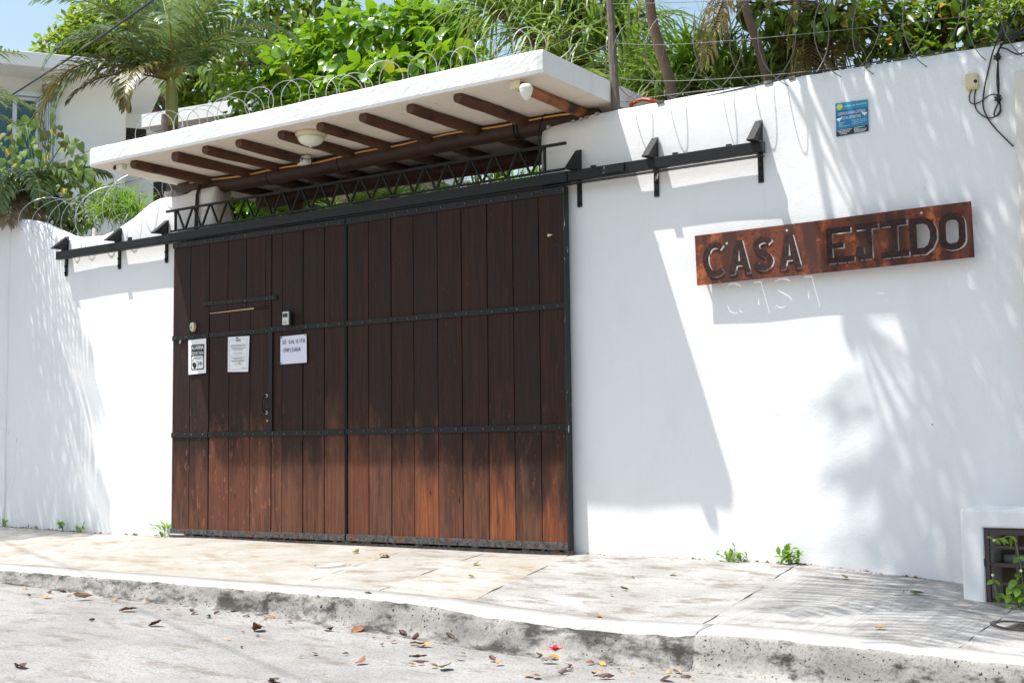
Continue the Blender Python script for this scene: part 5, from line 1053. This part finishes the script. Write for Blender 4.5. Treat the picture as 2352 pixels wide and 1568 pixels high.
q0, q1 = P(1548, 235, .8), P(1492, 0, .6)
leaning_palm([Vector((q0.x+.2, 1.0, 0)), q0+Vector((.06, .06, -1)), q0, q1, q1+(q1-q0)*.8, Vector((6.7, -.25, 5.6))] if False else [Vector((q0.x+.2, 1.0, 0)), q0+Vector((.06, .06, -1)), q0, q1, q1+(q1-q0)*.8+Vector((.3, 0, 0))], .04, 'dark leaning trunk behind the timber post', [(ang(a, e), L, dr) for a, e, L, dr in ((100, 20, 1.7, 1.0), (60, 25, 1.6, 1.0), (140, 25, 1.6, 1.0), (20, 35, 1.5, .9), (170, 40, 1.5, .9), (80, 50, 1.5, 1.0))], .3)
# tall street palm at the right, out of the picture above: its fronds shade the right half of the wall
leaning_palm([Vector((8.9, 1.3, 0)), Vector((8.8, 1.1, 2.4)), Vector((8.4, .3, 4.2)), Vector((7.9, -.65, 5.5))], .09, 'coconut palm behind the wall right of the picture', [(ang(a, e), L, dr) for a, e, L, dr in
    ((-100, 10, 2.4, .9), (-130, 10, 2.5, .9), (-152, 20, 2.6, .8), (-165, 5, 2.7, .6), (-175, 30, 2.6, .9), (175, 10, 2.7, .7), (165, 25, 2.6, .9), (155, 5, 2.6, .6), (-20, 25, 2.2, 1.0), (40, 30, 2.2, 1.0), (100, 30, 2.2, 1.0))], .3, ll=.6, lw=.042)
# old hanging fronds, yellow-green, above the screw pines
hf = thing('hanging_fronds', P(1690, -60, 1.3), 'straw yellow palm fronds hanging down between the leaning trunks', 'palm fronds')
for x, y, d, m in ((1690, -60, idir(-.25, -.5, .1), 'straw_leaf'), (1665, -70, idir(-.1, -1, 0), 'olive_palm'), (1730, -80, idir(.3, -.8, .1), 'straw_leaf'), (1850, -20, idir(.05, -1, .1), 'straw_leaf'), (1880, -10, idir(.3, -1, 0), 'olive_palm')):
    frond(hf, P(x, y, 1.35), d, .8, .3, 30, .42, .022, m, 'brown_stem', hang=1.2, fwd=.4)
# --- left edge: palm whose fronds hang over the dipped wall, broad vine, grasses
def left_palm(c, label, fr_, m, ll=.4, trunk=True):
    t = thing('overhanging_palm', (c.x, c.y, 0), label, 'palm tree', 'palms at the left wall')
    obj('trunk', MB().tube([(c.x, c.y, 0), (c.x+.05, c.y, 1.6), c], [.08, .07, .06], 10), M['palm_bark'], t, smooth=True)
    for d, L, dr, mm in fr_: frond(t, c+UP*.05, d, L, dr, 44 if ll < .45 else 34, ll, .026, mm, 'brown_stem' if mm == 'dry_palm' else 'rachis', hang=.55 if ll < .45 else .25, fwd=.75 if ll < .45 else .4, rr=.014)
    return t
left_palm(Vector((-3.05, .55, 3.35)), 'palm with green and withered fronds over the left wall at the picture edge', [(ang(-20, 30), 1.05, 1.9, 'palm_leaf'), (ang(-45, 20), 1.1, 1.7, 'palm_leaf'), (ang(-5, 5), .95, 1.2, 'palm_leaf'), (ang(-60, -5), 1.0, .9, 'dry_palm'), (ang(-25, -10), 1.0, .8, 'dry_palm'), (ang(-40, -5), 1.05, 1.0, 'dry_palm'), (ang(-85, 15), 1.1, 1.4, 'palm_leaf'), (ang(-110, 20), 1.1, 1.3, 'palm_leaf'), (ang(10, 35), 1.0, 1.6, 'palm_leaf'), (ang(-75, -10), .9, .8, 'dry_palm'), (ang(60, 40), 1, 1, 'palm_leaf'), (ang(140, 40), 1, 1, 'palm_leaf')], 'palm_leaf')
left_palm(Vector((-3.82, -.72, 4.25)), 'taller palm left of the picture whose fronds shade the left wall', [(ang(a, e), 1.75, .8, 'palm_leaf') for a, e in ((-40, 5), (-30, 25), (-22, -5), (-14, 15), (-7, 35), (0, 0), (7, 20), (14, -8), (21, 10), (28, 30), (36, 5), (46, 15), (-60, 10), (-90, 10), (-120, 15), (90, 30), (150, 30), (-160, 20))], 'palm_leaf', .5)
vn = thing('hibiscus_vine', P(60, 520, .75), 'climbing plant with large pale green leaves before the house window', 'plant')
it = []; st_ = []
for x, y, r, n in ((30, 320, 30, 12), (60, 290, 30, 10), (100, 330, 40, 16), (150, 320, 30, 9), (50, 380, 45, 26), (110, 390, 40, 22), (150, 410, 35, 14), (180, 380, 25, 8), (195, 370, 18, 6), (80, 430, 45, 22), (150, 450, 40, 14), (200, 430, 25, 6), (20, 400, 40, 16), (60, 470, 50, 18), (205, 395, 20, 6)):
    for k in range(int(n*1.3)):
        c = P(x+random.gauss(0, r*.5), y+random.gauss(0, r*.5), .75+random.gauss(0, .12)); it.append((c, (idir(random.gauss(0, .6), -.8, .5)).normalized(), idir(random.gauss(0, .5), .7, .8), random.uniform(.06, .115)))
mb = MB()
for x, y in ((60, 290), (110, 340), (200, 370), (205, 430), (150, 320), (30, 320), (150, 450)): mb.tube(smooth_pts([P(70, 560, .8), P((x+70)/2+random.uniform(-20, 20), (y+520)/2, .78), P(x, y, .75)], 5), .006, 5)
obj('stems', mb, M['stem_green'], vn, smooth=True)
leaf_objs('heart', it[::3], 'dull_leaf', vn); leaf_objs('heart', it[1::3]+it[2::3], 'vine_leaf', vn)
strap_plant('grass_clump', 'tall bright green grassy clump behind the dip of the left wall', heads([(265, 500, .6), (300, 490, .65), (240, 500, .6), (280, 470, .7), (320, 500, .6), (225, 480, .8)]), 110, .34, .012, 1.6, 'grass_leaf', None, cat='grass plant', lo=-.1)
crown_tree('garden_shrub', 'small-leaved shrub behind the left wall dip', bl([(200, 500, 35, .7), (160, 510, 35, .7), (120, 500, 35, .7), (80, 500, 30, .7), (250, 450, 30, .9), (40, 490, 30, .7)]), 700, .06, 'oval', 'vine_leaf', [tb(150, .8), P(150, 540, .8)], 'bark', 'shrub', droop=.3, r0=.02, r1=.012)
tc = thing('terracotta_trough', P(215, 545, .42), 'terracotta trough resting behind the lowest point of the left wall', 'planter'); a, b = P(150, 545, .36), P(242, 545, .36)
obj('trough', MB().box(a.x, b.x+.12, .33, .46, 2.52, 2.722), M['terracotta'], tc, bevel=.01); obj('trough_rim', MB().box(a.x-.01, b.x+.13, .32, .36, 2.723, 2.742), M['terracotta'], tc, bevel=.006)
c_ = P(217, 535, .3); obj('pipe_stub', MB().tube([(c_.x, .3, 2.6), (c_.x, .3, c_.z+.045)], .02, 10), M['white_plastic'], None, label='white plastic pipe stub behind the dip of the left wall', cat='pipe')
c_ = P(1480, 228, .42); obj('orange_hose', MB().tube([(c_.x-.12, .42, c_.z-.06)]+[(c_.x-.1+.03*i, .42, c_.z-.02+.02*math.sin(i*.6)) for i in range(8)], .014, 8), M['orange_pipe'], None, label='orange corrugated hose lying behind the wall top by the canopy', cat='hose')
# weeds along the wall foot
def weed(x, y, n, L, label, m='grass_leaf', kind='oval', up=.8):
    g = GP(x, y)
    if g.y > YW-.035: g = Vector((P(x, y, YW-.035).x, YW-.035, 0)); g.z = walk_z(g.x, g.y)
    t = thing('weed', g, label, 'weed', 'weeds along the wall foot'); mb = MB(); it = []
    for i in range(n):
        d = Vector((random.gauss(0, .6), random.gauss(-.25, .4), up)).normalized(); tip = g+d*L*random.uniform(.4, 1); mb.tube([g, g.lerp(tip, .5)+UP*.01, tip], .0018, 4)
        for k in range(3): q = g.lerp(tip, .5+.25*k); it.append((q, (d*.5+rv()).normalized(), UP+rv()*.4, L*random.uniform(.3, .5)))
    obj('stems', mb, M['stem_green'], t); leaf_objs(kind, it, m, t)
for x, y, n, L, lb in ((8, 1203, 5, .10, 'leafy weed at the far left end of the wall foot'), (64, 1208, 4, .05, 'low weed tuft left of the first bush at the left wall'), (84, 1211, 4, .05, 'second low weed tuft at the left wall foot'), (145, 1218, 7, .10, 'bushy weed at the foot of the left wall'), (186, 1222, 5, .10, 'reddish weed right of the bushy one at the left wall'), (379, 1226, 5, .16, 'bright green weed at the left foot of the gate'), (1192, 1266, 4, .03, 'tiny weed under the right part of the gate'), (1351, 1271, 3, .03, 'tiny weed at the wall corner right of the gate'), (1590, 1281, 4, .03, 'flat weed at the right wall foot'), (1672, 1284, 7, .10, 'larger leafy weed at the right wall foot'), (1702, 1285, 6, .07, 'smaller leafy weed beside the larger one at the right wall'), (1812, 1291, 14, .12, 'bushy yellowish weed where the brushed pavement begins')):
    weed(x, y, n, L, lb)
fw = thing('flowering_weed', GP(2330, 1425), 'weed with small white flowers before the barred meter cupboard', 'weed')
mb = MB(); it = []; fl = []
for pts in ([(2300, 1420), (2296, 1390), (2285, 1345), (2280, 1320)], [(2330, 1425), (2345, 1400), (2332, 1360), (2320, 1340)], [(2310, 1420), (2322, 1380), (2335, 1330), (2345, 1310)], [(2345, 1425), (2318, 1395), (2300, 1400)], [(2340, 1425), (2350, 1350), (2330, 1240), (2300, 1236), (2283, 1240)]):
    ps = smooth_pts([P(x, y, -.42) for x, y in pts], 5); mb.tube(ps, .0018, 4); fl.append(ps[-1])
    for q in ps[4::4]: 
        for k in range(2): it.append((q, idir(random.gauss(0, .8), random.gauss(-.2, .5), .4).normalized(), idir(0, .7, .6)+rv()*.3, random.uniform(.035, .06)))
for x, y in ((2325, 1345), (2335, 1330), (2320, 1365), (2335, 1400), (2310, 1410), (2345, 1380), (2340, 1350), (2350, 1420), (2330, 1415)): it.append((P(x, y, -.43), idir(random.gauss(0, .6), -.5, .5).normalized(), idir(0, .8, .6), .065))
obj('stems', mb, M['stem_green'], fw); leaf_objs('broad', it, 'grass_leaf', fw)
for q in fl: obj('flower', MB().lathe((q.x, q.y, q.z), [(.003, -.004), (.008, 0), (.006, .004)], 8, 'y'), M['flower_white'], fw)

# ================================================================== fallen leaves
C4 = lambda x, y: (x*.2865, 1163.75+y*.2865); C5 = lambda x, y: (612.5+x*.2604, 1200.5+y*.2604); C6 = lambda x, y: (1163.75+x*.2604, 1200.5+y*.2604); C7 = lambda x, y: (1715+x*.2734, 1139.25+y*.2734)
FL = [(C4, [(200, 665, 't', .075), (235, 715, 'b', .045), (360, 735, 't', .1), (400, 695, 'b', .06), (505, 688, 'b', .06), (550, 720, 'o', .04), (630, 715, 'o', .04), (655, 748, 't', .14), (925, 750, 'y', .05), (1025, 840, 'o', .12), (740, 915, 'b', .05), (1245, 957, 'b', .1), (1170, 775, 't', .06), (1345, 822, 'y', .06), (1455, 790, 'o', .045), (1535, 838, 'b', .055), (1560, 862, 'b', .06), (1675, 890, 'g', .06), (1885, 848, 'l', .06), (1975, 882, 'b', .055), (1740, 860, 'o', .05), (2070, 995, 'o', .13), (2065, 1036, 'b', .03), (1935, 1132, 't', .035), (160, 1300, 'b', .10), (2190, 1405, 'b', .07), (350, 815, 'y', .03), (2130, 907, 'o', .035), (2185, 895, 'o', .05), (2320, 932, 'o', .05), (1950, 1010, 'b', .025), (1830, 1070, 'y', .03), (440, 890, 'o', .02)]),
      (C5, [(540, 950, 'g', .09), (800, 958, 'o', .09), (1195, 998, 'b', .085), (1310, 1020, 'b', .07), (1295, 1072, 't', .06), (1350, 1087, 'b', .08), (1410, 1087, 'y', .06), (1550, 1025, 'g', .075), (1615, 1030, 'b', .075), (945, 1020, 'o', .03), (1115, 1055, 'o', .05), (1015, 1080, 'o', .035), (1070, 1010, 'b', .035), (825, 1242, 'o', .08), (425, 1162, 'b', .05), (300, 1189, 't', .03), (695, 1165, 't', .04), (1280, 1252, 'y', .045), (1355, 1243, 'b', .045), (1335, 1207, 'b', .10), (1575, 1285, 'n', .11), (1990, 1212, 'b', .06), (2050, 1245, 't', .06), (2300, 1350, 't', .075), (55, 1402, 'b', .07), (1735, 1160, 'l', .035), (1870, 1100, 'b', .03), (785, 267, 'l', .08), (1040, 307, 't', .15), (1850, 372, 'l', .07), (1805, 482, 'l', .05), (895, 628, 'b', .05), (500, 1330, 't', .02), (1480, 1270, 't', .06)]),
      (C6, [(285, 1180, 't', .05), (425, 1198, 'y', .06), (375, 1230, 'g', .09), (550, 1265, 'y', .05), (550, 1280, 'b', .045), (735, 1243, 'o', .06), (845, 1253, 'y', .05), (945, 1195, 'o', .025), (930, 1243, 'b', .035), (490, 1328, 'g', .06), (265, 1365, 'o', .08), (790, 1338, 't', .08), (875, 1375, 'b', .085), (1440, 1328, 'y', .045), (1505, 1332, 't', .07), (1580, 1372, 'b', .055), (1390, 1398, 'b', .09), (1035, 598, 'l', .06), (925, 646, 'y', .03), (820, 832, 't', .07), (1465, 466, 't', .06), (2260, 322, 't', .07), (1640, 1395, 'y', .03), (1115, 488, 'g', .035), (985, 1300, 'o', .03), (1110, 1330, 'y', .03)]),
      (C7, [(825, 692, 'l', .06), (1430, 825, 'n', .085), (1315, 807, 'g', .03), (1125, 1120, 'y', .06), (225, 1542, 't', .06), (545, 1560, 'o', .05), (135, 537, 't', .06), (230, 542, 't', .06)])]
KIND = {'o': ('leaf_orange', 'orange-brown'), 'b': ('leaf_brown', 'dark brown'), 't': ('leaf_tan', 'pale tan'), 'y': ('leaf_yellow', 'bright yellow'), 'l': ('leaf_olive', 'olive green'), 'n': ('leaf_green', 'fresh green'), 'g': ('leaf_grey', 'greyish')}
LFM = {}; FALL = []
ORD = ['leftmost', 'second', 'third', 'fourth', 'fifth', 'sixth', 'seventh', 'eighth', 'ninth', 'tenth', 'eleventh', 'twelfth', 'thirteenth', 'fourteenth', 'fifteenth', 'sixteenth', 'seventeenth', 'eighteenth', 'nineteenth', 'twentieth']
def fallen(k, v):
    if (k, v) in LFM: return LFM[(k, v)]
    V = []; F = []; n = 7; cu = (.4, .8, 1.3, 1.7)[v]
    for i in range(n):
        t = i/(n-1); w_ = .30*math.sin(math.pi*min(1, t*.93+.05))**.8+.005
        for j in range(5):
            s = (j-2)/2; a = s*cu; x = w_*math.sin(a)/max(cu, .3)*(1.1 if cu < 1 else 1.25); V.append((x*(1+.10*math.sin(i*2.9+j*1.7+v)), t-.5+.02*math.sin(j*2.1+i), w_*(1-math.cos(a))*1.1/max(cu, .3)+.35*cu*(t-.5)**2*(1 if v % 2 else -.3)+.03*math.sin(i*2.3+j*1.9+v)))
    for i in range(n-1):
        for j in range(4): a = i*5+j; F.append((a, a+1, a+6, a+5))
    V += [(.01*math.sin(t), -.5-.06*t, .01*t) for t in range(4)]+[(.012+.01*math.sin(t), -.5-.06*t, .012*t) for t in range(4)]
    b = n*5; F += [(b+t, b+t+1, b+5+t, b+4+t) for t in range(3)]
    me = np_mesh('fallen_leaf', V, F); me.materials.append(M[KIND[k][0]]); LFM[(k, v)] = me; return me
for C_, lst in FL:
    for x, y, k, s in lst:
        X, Y = C_(x, y); g = GP(X, Y); v = random.randrange(4); o = bpy.data.objects.new('fallen_leaf', fallen(k, v)); col.objects.link(o)
        fl_ = -1 if (v >= 1 and random.random() < .65) else 1
        o.matrix_world = Matrix.Translation(g+Vector((0, 0, .004+s*.1+(s*.14*(.4+.25*v) if fl_ < 0 else 0)))) @ Matrix.Rotation(random.uniform(0, 6.28), 4, 'Z') @ Matrix.Rotation(random.uniform(-.4, .4), 4, 'X') @ Matrix.Rotation(random.uniform(-.5, .5), 4, 'Y') @ Matrix.Rotation(math.pi if fl_ < 0 else 0, 4, 'Y') @ Matrix.Scale(s*.88, 4)
        on_walk = g.y > KY; FALL.append((k, on_walk, X, s, o)); o['category'] = 'leaf'
for k, ow in sorted(set((f[0], f[1]) for f in FALL)):
    fam = sorted((f for f in FALL if f[0] == k and f[1] == ow), key=lambda f: f[2]); big = max(fam, key=lambda f: f[3]); pl_n = 'pavement' if ow else 'road'
    for i, f in enumerate(fam):
        n_ = len(fam)
        if n_ == 1: lb = 'the only %s fallen leaf on the %s' % (KIND[k][1], pl_n)
        elif i == n_-1: lb = 'rightmost %s fallen leaf on the %s' % (KIND[k][1], pl_n)
        elif i == 0: lb = 'leftmost %s fallen leaf on the %s' % (KIND[k][1], pl_n)
        elif i < n_/2: lb = '%s %s fallen leaf from the left on the %s' % (ORD[i], KIND[k][1], pl_n)
        else: lb = '%s %s fallen leaf from the right on the %s' % (ORD[n_-1-i], KIND[k][1], pl_n)
        f[4]['label'] = lb; f[4]['group'] = 'fallen leaves'
g = GP(*C6(430, 1150)); it = [(g+UP*.01, Vector(ang(a, 35)), UP, .05) for a in range(0, 360, 60)]
t = thing('red_flower', g, 'crushed red flower lying in the gutter', 'flower'); V, F, R_ = leaves_np('oval', it); link('petals', np_mesh('petals', V, F, R_), M['petal_red'], t)
V, F, R_ = [], [], []                                        # crumbs of leaf litter along the gutter and the wall foot
items = []
for i in range(520):
    if i % 3: x = random.uniform(.3, 7.0); y = KY-.06-abs(random.gauss(0, .22))-max(0, (4-x))*.02
    else: x = random.choice((random.uniform(-2.4, 0), random.uniform(4.05, 6.4))); y = YW-.02-abs(random.gauss(0, .02))
    items.append(((x, y, ground_z(x, y)+.004), (random.uniform(-1, 1), random.uniform(-1, 1), .1), UP+rv()*.5, random.uniform(.006, .022)))
mb = MB()
for i in range(330):
    x = random.choice((random.uniform(-2.5, -.05), random.uniform(4.02, 6.6), random.uniform(0, 4))); 
    if math.sin(x*7.3)+math.sin(x*17.1)+random.gauss(0, .6) < .1: continue
    y = (YW if not 0 < x < 4 else .05)-abs(random.gauss(0, .012)); z = ground_z(x, y); q = random.uniform(.006, .02)
    c_ = Vector((x, y, z)); mb.add([c_+Vector((math.cos(a)*q*random.uniform(.6, 1.3), math.sin(a)*q*.6, 0)) for a in (0, 1.26, 2.5, 3.77, 5.03)]+[c_+Vector((random.uniform(-.3, .3)*q, 0, q*random.uniform(.3, .75)))], [(0, 1, 5), (1, 2, 5), (2, 3, 5), (3, 4, 5), (4, 0, 5)])
obj('dirt_crumbs', mb, M['dirt'], None, label='dark dirt crumbs gathered along the wall foot', cat='dirt', kind='stuff')
V, F, R_ = leaves_np('tiny', [(Vector(p), Vector(d), u, s) for p, d, u, s in items]); o = link('leaf_litter', np_mesh('leaf_litter', V, F, R_), M['dry_palm']); setp(o, 'fine brown leaf litter along the gutter and wall foot', 'leaf litter', None, 'stuff')
